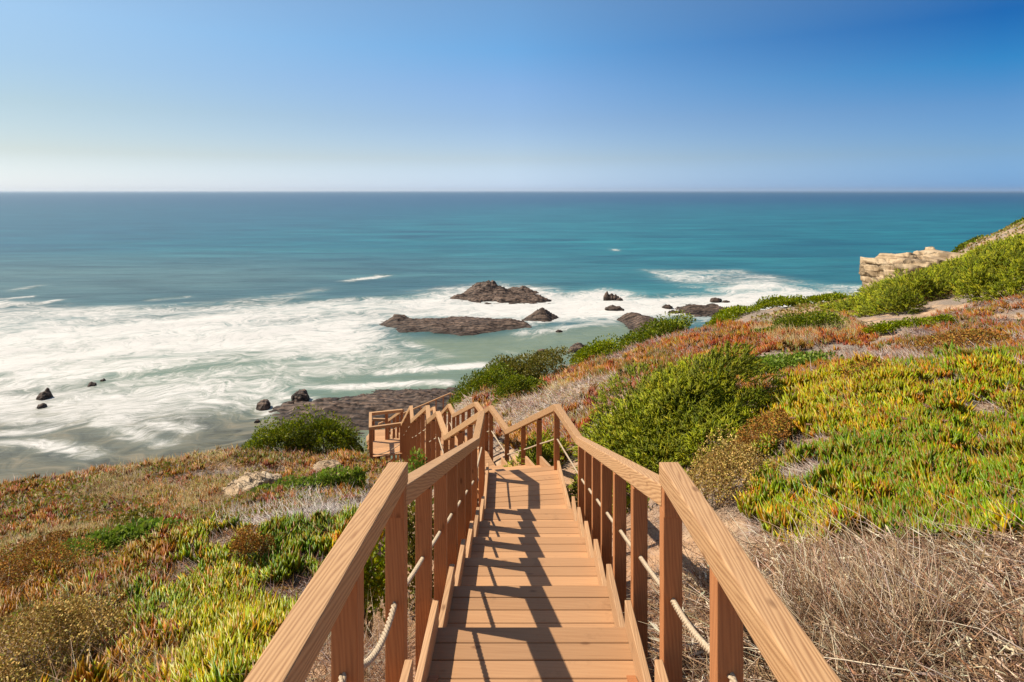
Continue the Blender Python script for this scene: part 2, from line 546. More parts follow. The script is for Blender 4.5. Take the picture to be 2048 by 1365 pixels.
# ------------------------------------------------------------------ sea
def axis(lo, hi, step, far_lo, far_hi, g=1.18):
    a = list(np.arange(lo, hi, step))
    s = step
    while a[-1] < far_hi:
        s *= g; a.append(a[-1] + s)
    s = step
    while a[0] > far_lo:
        s *= g; a.insert(0, a[0] - s)
    return np.array(a)
sx = axis(-125, 95, 0.7, -60000, 60000)
sy = axis(36, 175, 0.7, 5, 60000)
SX, SY = np.meshgrid(sx, sy)
P2 = np.column_stack([SX.ravel(), SY.ravel()])
def sea_px(x, y):
    dd = EYE * FPX / (y - HY)
    return np.array([(x - CX) / FPX * dd, dd])
def seg_field(pts, r0, k=1.0, ry=1.0):
    """soft stroke through photo points laid on the water, r0 metres wide"""
    q = np.array([sea_px(*p) for p in pts])
    best = np.full(len(P2), 1e9)
    for a, b_ in zip(q[:-1], q[1:]):
        ab = b_ - a
        tt = np.clip(((P2 - a) @ ab) / (ab @ ab + 1e-9), 0, 1)
        dv = P2 - a - tt[:, None] * ab
        best = np.minimum(best, (dv[:, 0] ** 2 + (dv[:, 1] / ry) ** 2))
    return k * np.exp(-best / (r0 * r0))
def poly_field(poly, soft):
    """1 inside the photo polygon laid on the water, falling off over soft metres"""
    q = np.array([sea_px(*p) for p in poly])
    ins = in_poly(q, P2[:, 0], P2[:, 1])
    best = np.full(len(P2), 1e9)
    for i in range(len(q)):
        a, b_ = q[i], q[(i + 1) % len(q)]
        ab = b_ - a
        tt = np.clip(((P2 - a) @ ab) / (ab @ ab + 1e-9), 0, 1)
        dv = P2 - a - tt[:, None] * ab
        best = np.minimum(best, (dv ** 2).sum(-1))
    dd = np.sqrt(best) * np.where(ins, 1, -1)
    return sstep(-soft, soft, dd)
foam = np.zeros(len(P2))
def add(f):
    global foam
    foam = np.maximum(foam, f)
# the broad white surf belt
add(0.93 * poly_field([(-500,640),(0,662),(240,640),(420,622),(560,606),(700,598),(800,590),(930,572),(1000,566),(1090,574),(1130,588),(1210,578),(1300,592),
                  (1420,585),(1440,560),(1560,562),(1660,580),(1760,590),(1760,640),(1300,645),(1240,650),(1100,652),(1060,668),(1000,640),(760,640),
                  (800,690),(720,715),(600,722),(480,720),(380,735),(250,755),(120,780),(0,800),(-500,850)], 8.0))
add(0.62 * poly_field([(-500,600),(0,600),(150,612),(300,610),(420,604),(560,590),(640,590),(500,640),(0,690),(-500,700)], 5))
add(0.60 * poly_field([(1290,540),(1480,540),(1640,565),(1780,572),(1780,600),(1500,580),(1360,575)], 6))
add(0.72 * poly_field([(-300,780),(120,770),(330,745),(620,715),(800,690),(870,720),(880,742),(760,745),(640,760),(560,800),(520,830),(400,830),(250,850),(0,850),(-300,900)], 4))
# streaks nearer the shore
for pts, r, k in [([(0,885),(90,890),(190,912)], 1.3, .8), ([(100,862),(0,868)], 1.2, .7), ([(200,842),(300,880),(330,890)], 1.5, .72), ([(300,846),(380,862)], 1.5, .7),
                  ([(760,745),(860,735),(960,730)], 1.6, .85), ([(600,772),(700,775),(800,772),(890,768)], 1.5, .85), ([(560,800),(530,830)], 1.2, .85), ([(620,800),(560,790)], 1.3, .9),
                  ([(702,562),(762,552)], 2.6, .85), ([(30,582),(75,572)], 2.2, .55), ([(0,598),(60,594)], 1.5, .6), ([(60,612),(110,602)], 1.6, .6), ([(300,600),(370,594)], 1.6, .5), ([(560,592),(640,580)], 3.0, .6), ([(1310,545),(1340,552)], 1.6, .75), ([(1210,498),(1230,500)], 2.0, .6),
                  ([(1040,668),(1140,656),(1240,640)], 2.0, .85), ([(820,690),(900,712),(700,705)], 1.6, .6), ([(1000,700),(1060,712)], .8, .5), ([(1130,702),(1185,702)], .8, .6),
                  ([(1066,708),(1105,708)], .8, .6), ([(400,790),(520,810)], 1.6, .75), ([(200,800),(330,815)], 1.6, .7), ([(640,650),(760,640)], 3, 1.0)]:
    add(seg_field(pts, r, k))
foam *= sstep(20, 45, P2[:, 1])
# large eddies carried across the belt
ca, sa = math.cos(R(17)), math.sin(R(17))
Q = np.column_stack([P2[:, 0] * ca + P2[:, 1] * sa, -P2[:, 0] * sa + P2[:, 1] * ca])
e1 = fbm(np.column_stack([Q[:, 0] * .05, Q[:, 1] * .16]) + .8 * fbm(P2, .05, 3, 5)[:, None], 1.0, 4, 21)
foam = np.clip(foam + (e1 - .46) * .85 * np.clip(foam * 2, 0, 1), 0, 1.1)
# depth of colour: 0 open sea .. 1 shallow turquoise, and silty water by the shore
yy = HY + FPX * EYE / P2[:, 1]
teal = sstep(1500, 230, P2[:, 1]) * (.35 + .65 * sstep(-300, 10, P2[:, 0] - .1 * P2[:, 1])) 
silt = np.maximum(sstep(74, 52, P2[:, 1] + .12 * P2[:, 0]), .8 * sstep(100, 74, P2[:, 1]))
silt = np.maximum(silt, .95 * poly_field([(800,676),(960,674),(1080,664),(1240,648),(1340,640),(1260,720),(1000,750),(860,725)], 5.0))
silt = np.clip(silt * (.75 + .5 * fbm(P2, .09, 3, 71)), 0, 1)
dark = sstep(62, 48, P2[:, 1] + .25 * P2[:, 0]) * sstep(0, -18, P2[:, 0] + .1 * P2[:, 1])
near = sstep(250, 140, P2[:, 1]) * (.15 + .75 * sstep(60, -90, P2[:, 0]))
nr, nc = SX.shape
ii = np.arange(nr * nc).reshape(nr, nc)
F = np.stack([ii[:-1, :-1], ii[:-1, 1:], ii[1:, 1:], ii[1:, :-1]], -1).reshape(-1, 4)

def sea_mat():
    m, t, b = mat_new('sea water and foam')
    geo = N(t, 'ShaderNodeNewGeometry')
    p = geo.outputs['Position']
    A = lambda k: N(t, 'ShaderNodeAttribute', attribute_name=k).outputs['Fac']
    foam_a, teal_a, silt_a, dark_a = A('foam'), A('teal'), A('silt'), A('dark')
    rot = mapping(t, p, (1, 1, 1), (0, 0, 0), (0, 0, R(-17)))
    wv = N(t, 'ShaderNodeTexNoise'); wv.inputs['Scale'].default_value = 0.065; wv.inputs['Detail'].default_value = 3
    t.links.new(p, wv.inputs['Vector'])
    wsub = N(t, 'ShaderNodeVectorMath', operation='SUBTRACT'); t.links.new(wv.outputs['Color'], wsub.inputs[0]); wsub.inputs[1].default_value = (.5, .5, .5)
    wsc = N(t, 'ShaderNodeVectorMath', operation='SCALE'); t.links.new(wsub.outputs[0], wsc.inputs[0]); wsc.inputs['Scale'].default_value = 22.0
    wad = N(t, 'ShaderNodeVectorMath', operation='ADD'); t.links.new(rot, wad.inputs[0]); t.links.new(wsc.outputs[0], wad.inputs[1])
    warp = wad.outputs[0]
    s1 = noise(t, mapping(t, warp, (0.10, 0.42, 1)), 1.0, 6, 0.62, 0.5)
    s2 = noise(t, mapping(t, warp, (0.40, 2.6, 1)), 1.0, 6, 0.7, 0.3)
    st = math_n(t, 'ADD', math_n(t, 'MULTIPLY', s1, 0.55), math_n(t, 'MULTIPLY', s2, 0.45))
    f = math_n(t, 'ADD', foam_a, math_n(t, 'MULTIPLY', math_n(t, 'SUBTRACT', st, 0.5), 2.7))
    fr = N(t, 'ShaderNodeMapRange', interpolation_type='SMOOTHSTEP'); fr.inputs[1].default_value = 0.22; fr.inputs[2].default_value = 1.08
    t.links.new(f, fr.inputs[0])
    gate = N(t, 'ShaderNodeMapRange'); gate.inputs[1].default_value = 0.03; gate.inputs[2].default_value = 0.35
    t.links.new(foam_a, gate.inputs[0])
    ff = math_n(t, 'MULTIPLY', fr.outputs[0], gate.outputs[0])
    # water body colour
    swell = noise(t, mapping(t, p, (0.012, 0.06, 1)), 1.0, 5, 0.6, 0.4)
    swr = N(t, 'ShaderNodeMapRange'); swr.inputs[1].default_value = .32; swr.inputs[2].default_value = .68; t.links.new(swell, swr.inputs[0])
    deep = mixc(t, swr.outputs[0], (0.006, 0.040, 0.085), (0.014, 0.070, 0.115))
    tl = mixc(t, swr.outputs[0], (0.003, 0.066, 0.085), (0.013, 0.155, 0.162))
    c = mixc(t, teal_a, deep, tl)
    rp = noise(t, mapping(t, p, (0.035, 0.16, 1), (0, 0, 0), (0, 0, R(-4))), 1.0, 7, 0.68, 0.6)
    rpm = N(t, 'ShaderNodeMapRange'); rpm.inputs[1].default_value = .34; rpm.inputs[2].default_value = .66; rpm.inputs[3].default_value = .70; rpm.inputs[4].default_value = 1.30
    t.links.new(rp, rpm.inputs[0])
    near_a = A('near')
    c = mixc(t, near_a, c, mixc(t, swr.outputs[0], (0.040, 0.078, 0.078), (0.085, 0.135, 0.125)))
    hsr = N(t, 'ShaderNodeHueSaturation'); t.links.new(c, hsr.inputs['Color']); t.links.new(rpm.outputs[0], hsr.inputs['Value'])
    c = hsr.outputs[0]
    sl = mixc(t, s1, (0.085, 0.125, 0.085), (0.21, 0.235, 0.145))
    c = mixc(t, silt_a, c, sl)
    bl = noise(t, mapping(t, warp, (0.16, 0.30, 1)), 1.0, 5, 0.65, 0.6)
    bed = ramp(t, bl, [(0.30, (0.040, 0.034, 0.026)), (0.5, (0.115, 0.105, 0.072)), (0.68, (0.21, 0.17, 0.11))])
    c = mixc(t, math_n(t, 'MULTIPLY', dark_a, 0.9), c, bed)
    # milky turbulence near the foam
    c = mixc(t, math_n(t, 'MULTIPLY', foam_a, 0.30), c, (0.34, 0.40, 0.35))
    c = mixc(t, math_n(t, 'MULTIPLY', ff, math_n(t, 'ADD', 0.60, math_n(t, 'MULTIPLY', s2, 0.75)), True), c, (0.57, 0.54, 0.505))
    t.links.new(c, b.inputs['Base Color'])
    rg = N(t, 'ShaderNodeMapRange'); rg.inputs[3].default_value = 0.30; rg.inputs[4].default_value = 0.85
    t.links.new(ff, rg.inputs[0]); t.links.new(rg.outputs[0], b.inputs['Roughness'])
    b.inputs['Specular IOR Level'].default_value = 0.10
    rip = noise(t, mapping(t, p, (0.12, 0.5, 1)), 1.0, 5, 0.6)
    h = math_n(t, 'ADD', math_n(t, 'MULTIPLY', rip, 0.6), math_n(t, 'MULTIPLY', st, math_n(t, 'MULTIPLY', ff, 0.5)))
    bump(t, b, h, 0.35, 0.9)
    return m
zone = np.clip(foam * 1.3, 0, 1) * sstep(60, 75, P2[:, 1]) * sstep(200, 150, P2[:, 1])
swz = (fbm(np.column_stack([Q[:, 0] * .045, Q[:, 1] * .17]), 1.0, 4, 51, .55) - .5) * 1.3 * zone
sea = link('sea_water', np_mesh('sea', np.column_stack([P2, swz]), F, sea_mat(),
           attrs={'foam': foam, 'teal': teal, 'silt': silt, 'dark': dark, 'near': near}, smooth=True))
tag(sea, kind='structure')

# ------------------------------------------------------------------ rocks
def ico(sub):
    bm = bmesh.new()
    bmesh.ops.create_icosphere(bm, subdivisions=sub, radius=1.0)
    V = np.array([v.co[:] for v in bm.verts]); F = np.array([[v.index for v in f.verts] for f in bm.faces])
    bm.free()
    return V, F
ICO = {k: ico(k) for k in (3, 4, 5, 6)}
def rock_mesh(size, seed, sub=5, layers=0.0, tilt=0.0, peaks=(), jag=0.35, flat=0.0, mat=None, rgh=.5, cube=0.0):
    """a broken, bedded rock; size = half lengths; peaks = (x, y, width, gain) in unit space"""
    V, F = ICO[sub]
    V = V.copy()
    sz = np.array(size)
    if cube > 0: V = V * (1 - cube) + cube * V / np.abs(V).max(1, keepdims=True) * .86
    if flat > 0:
        V[:, 2] = np.sign(V[:, 2]) * np.abs(V[:, 2]) ** (1 - flat)
    n = fbm(V * np.array([1, 1, 1.0]), 1.6, 4, seed)
    r = 1 + (n - .5) * 2 * jag
    V[:, :2] *= r[:, None]
    V[:, 2] *= (1 + (fbm(V, 2.3, 4, seed + 4) - .5) * 2 * jag)
    top = V[:, 2] > 0
    for (pxx, pyy, w, g) in peaks:
        V[:, 2] += top * g * np.exp(-((V[:, 0] - pxx) ** 2 + (V[:, 1] - pyy) ** 2) / (w * w)) * np.clip(V[:, 2] * 2, 0, 1)
    W = V * sz
    rough = (fbm(W, 1.3, 4, seed + 8, .6) - .5)
    W[:, 2] += rough * min(sz) * rgh
    W[:, 1] += (fbm(W + 9, 1.5, 4, seed + 3, .6) - .5) * min(sz) * rgh * .8
    if layers > 0:
        a = W[:, 2] + tilt * W[:, 0] + .25 * tilt * W[:, 1] + (fbm(W[:, :2], .25, 3, seed + 2) - .5) * layers * 3
        q = np.floor(a / layers); fr = a / layers - q
        fr2 = sstep(.35, .65, fr)
        W[:, 2] += ((q + fr2) * layers - a) * .9
    return np_mesh('rock', W, F, mat or M_SEAROCK)
def sea_rock(name, x, y, wpx, depth, height, seed, label, sub=5, rot=0.0, group=None, **kw):
    a = sea_px(x, y)
    w = wpx / FPX * a[1] / 2
    o = link(name, rock_mesh((w, depth / 2, height), seed, sub, **kw))
    o.location = (a[0], a[1], -0.05)
    o.rotation_euler = (0, 0, rot)
    return tag(o, label, 'rock', group)
G_SURF = 'rocks standing in the surf'
def ledge(outline, humps, seed, label, L=.2, dip=(.03, .10), rise=.5, rag=2.2, res=.16, group=None, top=1.0, name='rock', sink=.06):
    """bedded reef: photo outline laid on the water, humps = (x, y, radius m, height m), stepped along dipping beds"""
    q = np.array([sea_px(*p_) for p_ in outline])
    c0 = q.mean(0)
    gx = np.arange(q[:, 0].min() - 2.5, q[:, 0].max() + 2.5, res); gy = np.arange(q[:, 1].min() - 2.5, q[:, 1].max() + 2.5, res)
    X, Y = np.meshgrid(gx, gy)
    P = np.column_stack([X.ravel(), Y.ravel()])
    ins = in_poly(q, P[:, 0], P[:, 1])
    best = np.full(len(P), 1e9)
    for i in range(len(q)):
        a_, b_ = q[i], q[(i + 1) % len(q)]
        ab = b_ - a_; tt = np.clip(((P - a_) @ ab) / (ab @ ab), 0, 1)
        best = np.minimum(best, ((P - a_ - tt[:, None] * ab) ** 2).sum(-1))
    dd = np.sqrt(best) * np.where(ins, 1, -1) + (fbm(P, .55, 4, seed) - .5) * rag
    h = np.clip(dd, -2, 3) * rise * .5
    h += (fbm(np.column_stack([P[:, 0] * .5, P[:, 1]]), .5, 5, seed + 3, .6) - .5) * top * sstep(-.6, .8, dd)
    for (x, y, r_, hh) in humps:
        s = sea_px(x, y)
        k = np.exp(-(((P[:, 0] - s[0]) ** 2 + ((P[:, 1] - s[1]) * 1.2) ** 2) / (r_ * r_)))
        h += hh * k * (.55 + .9 * fbm(P, .9, 4, seed + 5, .65))
    a2 = h + dip[0] * P[:, 0] + dip[1] * P[:, 1] + (fbm(P, .12, 2, seed + 7) - .5) * 2.0
    qd = np.floor(a2 / L); fr = a2 / L - qd
    h += ((qd + sstep(.30, .62, fr)) * L - a2) * .92
    h += (fbm(P, 2.6, 3, seed + 9) - .5) * .13
    h = np.where(dd < -1.6, -.6, h) - sink
    ii = np.arange(len(P)).reshape(X.shape)
    F = np.stack([ii[:-1, :-1], ii[:-1, 1:], ii[1:, 1:], ii[1:, :-1]], -1).reshape(-1, 4)
    keep = h[F].max(1) > -.25
    V = np.column_stack([P - c0, h])
    o = link(name, np_mesh('ledge', V, F[keep], M_SEAROCK))
    o.location = (c0[0], c0[1], 0)
    return tag(o, label, 'rock', group)
ledge([(768,648),(792,634),(830,640),(880,638),(940,634),(990,640),(1040,644),(1078,650),(1070,660),(1000,664),(940,671),(860,664),(800,660)],
      [(795,646,2.0,1.0),(880,654,5,.35),(985,654,5,.3)], 3, 'long flat ledge of curved brown strata in the surf behind the stairs', L=.17, dip=(.03,.16), rise=.42, rag=3.4, group=G_SURF, top=.8)
ledge([(890,602),(930,594),(945,583),(965,577),(1000,582),(1040,582),(1070,590),(1094,608),(1060,611),(1000,609),(940,607)],
      [(966,588,3.6,1.7),(985,590,3.0,1.0),(950,600,3.0,.5),(1045,588,3.0,1.2),(1080,602,2.4,.7),(1010,606,5,.4),(920,602,3,.25)], 11, 'largest jagged rock island, farthest out in the white surf', L=.26, dip=(.10,.16), rise=.36, rag=5.5, group=G_SURF, top=1.7)
ledge([(1048,640),(1070,632),(1090,626),(1112,636),(1100,644),(1070,645)], [(1088,637,2.1,1.1),(1068,640,1.8,.4)], 17, 'small pyramid rock between the rock island and the flat ledge', L=.2, dip=(.18,.12), rise=.5, rag=1.4, group=G_SURF, top=.8, res=.12)
for k, (x, y, w, h) in enumerate([(1213, 600, 9, 1.7), (1222, 600, 10, 1.25), (1231, 600, 10, 1.1), (1239, 602, 9, .75)]):
    sea_rock('rock', x, y, w * 1.5, 1.3, h * .85, 23 + k, 'upright dark pinnacle in the row of four sharp rocks', 4, .3 * k, 'row of sharp pinnacle rocks', jag=.45, peaks=[(.1, 0, .5, .15)], flat=.3)
sea_rock('rock', 1228, 620, 36, 2.2, .85, 31, 'low broken dark rock just below the row of pinnacles', 5, -.4, G_SURF, jag=.42, layers=.2, tilt=.3)
ledge([(1238,638),(1262,628),(1300,634),(1330,650),(1300,668),(1262,664)], [(1262,640,2,.7),(1300,652,2.5,.6)], 37, 'dark slanted rock slab partly hidden behind the green bush brow', L=.2, dip=(.15,.14), rise=.5, rag=2.0, group=G_SURF, top=1.0)
ledge([(1345,626),(1362,615),(1390,609),(1430,613),(1462,620),(1440,630),(1385,631)], [(1390,618,2,.4),(1440,622,2,.3)], 41, 'low foam washed reef in the surf above the green brow', L=.18, dip=(.1,.15), rise=.3, rag=4.5, group=G_SURF, top=1.3)
sea_rock('rock', 1334, 616, 22, 1.6, .6, 43, 'small dark hump at the left end of the foam washed reef', 4, .2, G_SURF, jag=.35)
sea_rock('rock', 1432, 603, 24, 1.8, .8, 47, 'dark rounded rock topmost above the foam washed reef', 4, .1, G_SURF, jag=.35)
sea_rock('rock', 1452, 605, 18, 1.2, .4, 49, 'low sliver of rock at the right of the reef', 4, 0, G_SURF, jag=.35)
sea_rock('rock', 1425, 612, 26, 1.5, .45, 53, 'flat dark rock in foam just right of the reef', 4, 0, G_SURF, jag=.35)
sea_rock('rock', 1158, 702, 44, 2.0, .95, 59, 'rounded brown boulder in calm green water beside the bush brow', 5, .15, G_SURF, jag=.25, layers=.18, tilt=.2)
sea_rock('rock', 1087, 707, 32, 1.3, .62, 61, 'smaller brown boulder in calm green water left of the rounded one', 5, .1, G_SURF, jag=.3, layers=.16, tilt=.2)
sea_rock('rock', 1118, 664, 14, .8, .35, 63, 'tiny dark rock in pale water right of the flat ledge', 4, .1, G_SURF, jag=.35)
sea_rock('rock', 90, 796, 25, 1.5, .72, 67, 'tall jagged rock in white foam near the left edge', 5, .5, G_SURF, jag=.42, peaks=[(.3, .2, .4, .5)])
sea_rock('rock', 84, 815, 16, .8, .45, 71, 'small jagged rock just below the tall one at left', 4, .2, G_SURF, jag=.42)
sea_rock('rock', 184, 771, 16, 1.0, .4, 73, 'low rock lump alone in the left foam', 4, .2, G_SURF, jag=.42)
sea_rock('rock', 206, 763, 10, .7, .35, 75, 'tiny rock crumb beside the low lump in the left foam', 4, .2, G_SURF, jag=.42)
sea_rock('rock', 527, 816, 26, 1.6, .75, 79, 'square dark block at the left tip of the shore shelf', 5, .35, G_SURF, jag=.3, flat=.5)
sea_rock('rock', 600, 802, 34, 2.0, 1.05, 83, 'upright dark block with white wash around it on the shore shelf', 5, .2, G_SURF, jag=.3, flat=.45)
sea_rock('rock', 575, 812, 30, 1.4, .4, 85, 'low broken rocks between the two dark shore blocks', 4, .1, G_SURF, jag=.45)
sea_rock('rock', 514, 845, 10, .6, .3, 87, 'tiny rock in the silty pool beside the shore shelf', 4, .1, G_SURF, jag=.4)
sea_rock('rock', 657, 805, 15, .9, .35, 89, 'small dark lump on the middle of the shore shelf', 4, .1, G_SURF, jag=.4)
sea_rock('rock', 750, 814, 34, 1.6, .7, 91, 'dark weedy rock heap on the shore shelf left of the platform rail', 5, .1, G_SURF, jag=.42)
sea_rock('rock', 845, 804, 46, 1.8, .7, 93, 'dark weedy rock heap on the shore shelf behind the far railing', 5, .1, G_SURF, jag=.42)
# the bedded shelf along the shore
ledge([(552,850),(570,838),(548,828),(590,818),(640,810),(700,800),(770,782),(850,774),(930,774),(985,792),(960,880),(700,884),(640,856)], [(600,812,3,.4),(680,822,5,.35),(610,846,4,.3),(760,812,5,.3),(850,800,5,.35)], 97, 'wide brown layered rock shelf along the shore behind the platform', L=.14, dip=(.02,.13), rise=.12, rag=6.5, res=.15, top=1.1, name='rock_shelf', sink=.20)
def land_rock(name, x, y, dd, size, seed, label, rot=0, drop=0.0, group=None, mat=None, **kw):
    p = px(x, y, dd)
    o = link(name, rock_mesh(size, seed, mat=mat or (M_CLIFF if name == 'cliff_rock' else M_OUTCROP), **kw))
    o.location = (p[0], p[1], p[2] - drop)
    o.rotation_euler = (0, -.10 if name == 'cliff_rock' else 0, rot)
    return tag(o, label, 'rock', group)
land_rock('cliff_rock', 1842, 562, 47, (3.7, 3.2, 2.1), 5, 'big ochre cliff block standing above the sea on the right slope', drop=-.1, rot=.12, sub=6, layers=.5, tilt=.25, jag=.15, rgh=.30, cube=.92)
land_rock('rock_outcrop', 1738, 664, 20, (.72, .6, .34), 15, 'tan crumbling outcrop between the scrub slope and the brown field', rot=.5, sub=5, layers=.16, tilt=.5, jag=.55)
land_rock('rock_outcrop', 506, 974, 12.6, (.46, .36, .26), 19, 'tan crumbling outcrop on the left field beside the leafy green shrubs', rot=.5, sub=5, layers=.10, tilt=.5, jag=.6)
land_rock('rock_outcrop', 655, 938, 16.5, (.38, .3, .18), 25, 'small tan outcrop on the left field under the green bush', rot=.2, sub=4, layers=.07, tilt=.3, jag=.4)
# ------------------------------------------------------------------ timber staircase
WM = {}
def put(name, me, parent, M):
    o = bpy.data.objects.new(name, me)
    COL.objects.link(o)
    if parent is not None:
        o.parent = parent
        o.matrix_basis = WM[parent.name].inverted() @ M
    else:
        o.matrix_basis = M
    WM[o.name] = M
    return o
def frame(p0, p1):
    """axes with x along the member, z as near to up as can be"""
    x = (p1 - p0).normalized()
    up = Vector((0, 0, 1)) if abs(x.z) < 0.95 else Vector((0, 1, 0))
    y = up.cross(x).normalized()
    z = x.cross(y)
    M = Matrix.Identity(4)
    for i, a in enumerate((x, y, z)):
        for j in range(3): M[j][i] = a[j]
    M.translation = p0
    return M
def hexa_mesh(corners, M, mat, bev=0.006, segs=2):
    """corners: 8 world points, 4 of the start section then 4 of the end section (both counter-clockwise)"""
    inv = M.inverted()
    bm = bmesh.new()
    vs_ = [bm.verts.new(inv @ Vector(c)) for c in corners]
    for f in ((3, 2, 1, 0), (4, 5, 6, 7), (0, 1, 5, 4), (1, 2, 6, 5), (2, 3, 7, 6), (3, 0, 4, 7)):
        bm.faces.new([vs_[i] for i in f])
    bmesh.ops.recalc_face_normals(bm, faces=bm.faces)
    if bev > 0:
        bmesh.ops.bevel(bm, geom=list(bm.edges), offset=bev, segments=segs, affect='EDGES', profile=0.6)
    me = bpy.data.meshes.new('timber')
    bm.to_mesh(me); bm.free()
    me.materials.append(mat)
    return me
def beam(name, parent, p0, p1, w, h, mat, bev=0.006, segs=2):
    p0 = Vector(p0); p1 = Vector(p1)
    M = frame(p0, p1)
    y = M.col[1].xyz * (w / 2); z = M.col[2].xyz * (h / 2)
    c = [p + s * y + q * z for p in (p0, p1) for s, q in ((-1, -1), (1, -1), (1, 1), (-1, 1))]
    return put(name, hexa_mesh(c, M, mat, bev, segs), parent, M)

def W(X, Y, H): return Vector((X, Y, EYE - H))
def RP(x, y, H):
    r = y - HY
    return W((x - CX) / r * H, FPX * H / r, H)

RAIL_W, RAIL_H, POST = 0.085, 0.088, 0.08
stair = empty('wooden_staircase', (0, 2.5, EYE - 2.1))
WM['wooden_staircase'] = Matrix.Translation((0, 2.5, EYE - 2.1))
tag(stair, 'reddish timber staircase with rope railings zigzagging down to the shore', 'staircase')

def quad_boards(bm, a, b, c, d_, width, thick, gap=0.005):
    """boards across the quad a(near left) b(near right) c(far right) d(far left), laid from near to far"""
    L = ((d_ - a).length + (c - b).length) / 2
    n = max(1, round(L / width))
    for i in range(n):
        t0, t1 = i / n, (i + 1) / n - gap / L
        q = [a.lerp(d_, t0), b.lerp(c, t0), b.lerp(c, t1), a.lerp(d_, t1)]
        jit = random.uniform(-.0012, .0012)
        top = [bm.verts.new(p + Vector((0, 0, jit))) for p in q]
        bot = [bm.verts.new(p - Vector((0, 0, thick))) for p in q]
        bm.faces.new(top)
        bm.faces.new(bot[::-1])
        for k in range(4):
            bm.faces.new([top[k], bot[k], bot[(k + 1) % 4], top[(k + 1) % 4]])
def deck_piece(name, parent, a, b, c, d_, width=0.1225, thick=0.03, bev=0.003):
    M = frame(a, b)
    bm = bmesh.new()
    quad_boards(bm, a, b, c, d_, width, thick)
    bmesh.ops.recalc_face_normals(bm, faces=bm.faces)
    if bev:
        bmesh.ops.bevel(bm, geom=[e for e in bm.edges if not e.is_boundary], offset=bev, segments=1, affect='EDGES')
    inv = M.inverted()
    bm.transform(inv)
    me = bpy.data.meshes.new('boards')
    bm.to_mesh(me); bm.free()
    me.materials.append(M_DECK)
    return put(name, me, parent, M)

random.seed(4)
def up(v, z): return Vector((v.x, v.y, v.z + z))
def flight(lt, rt, lb, rb, n, bev=0.003, kerb=True, back=0.0):
    """n risers from the upper corners lt, rt (deck level) down to lb, rb (deck level below)"""
    drop = (lt.z - lb.z) / n
    # stringers carry the flight: the part's own mesh
    mid0 = (lt + rt) / 2
    M = frame(lt, rt)
    bm = bmesh.new()
    for s0, s1 in ((lt, lb), (rt, rb)):
        inward = ((rt - lt) if s0 is lt else (lt - rt)).normalized() * 0.06
        p0 = up(s0, -.20) + inward; p1 = up(s1, -.20) + inward
        F0 = frame(p0, p1)
        y = F0.col[1].xyz * .022; z = F0.col[2].xyz * .11
        vv = [bm.verts.new(M.inverted() @ (p + s * y + q * z)) for p in (p0, p1) for s, q in ((-1, -1), (1, -1), (1, 1), (-1, 1))]
        for f in ((3, 2, 1, 0), (4, 5, 6, 7), (0, 1, 5, 4), (1, 2, 6, 5), (2, 3, 7, 6), (3, 0, 4, 7)):
            bm.faces.new([vv[i] for i in f])
    bmesh.ops.recalc_face_normals(bm, faces=bm.faces)
    me = bpy.data.meshes.new('stringers'); bm.to_mesh(me); bm.free(); me.materials.append(M_POST)
    fl = put('flight', me, stair, M)
    for i in range(1, n):
        t0, t1 = (i - 1) / (n - 1), i / (n - 1)
        z = lt.z - drop * i
        q = []
        for top, bot, t in ((lt, lb, t0), (rt, rb, t0), (rt, rb, t1), (lt, lb, t1)):
            p = top.lerp(bot, t); q.append(Vector((p.x, p.y, z)))
        fw = (q[3] - q[0]).normalized() * 0.025
        q[0] -= fw * 1.5; q[1] -= fw * 1.5; q[2] += fw; q[3] += fw
        deck_piece('tread', fl, q[0], q[1], q[2], q[3], bev=bev)
        if kerb:
            for e0, e1, s in ((q[0], q[3], 1), (q[1], q[2], -1)):
                side = (q[1] - q[0]).normalized() * (0.017 * s)
                k0 = up(e0, .069) + side + fw * 3.0; k1 = up(e1, .069) + side + fw * .4
                beam('kerb_board', fl, k0, k1, .034, .136, M_KERB, .003, 1)
    return fl
def landing(a, b, c, d_, kerbs=('l', 'r'), width=0.1225):
    """a near left, b near right, c far right, d far left"""
    o = deck_piece('landing', stair, a, b, c, d_, width)
    beam('joist', o, up(a.lerp(b, .06), -.10), up(d_.lerp(c, .06), -.10), .05, .13, M_POST, .003, 1)
    beam('joist', o, up(a.lerp(b, .94), -.10), up(d_.lerp(c, .94), -.10), .05, .13, M_POST, .003, 1)
    beam('joist', o, up(d_.lerp(c, .02), -.10) + (a - d_).normalized() * .04, up(d_.lerp(c, .98), -.10) + (b - c).normalized() * .04, .05, .13, M_POST, .003, 1)
    x = (b - a).normalized() * .017
    if 'l' in kerbs: beam('kerb_board', o, up(a, .069) + x + (d_ - a).normalized() * .05, up(d_, .069) + x, .034, .136, M_KERB, .003, 1)
    if 'r' in kerbs: beam('kerb_board', o, up(b, .069) - x + (c - b).normalized() * .05, up(c, .069) - x, .034, .136, M_KERB, .003, 1)
    return o

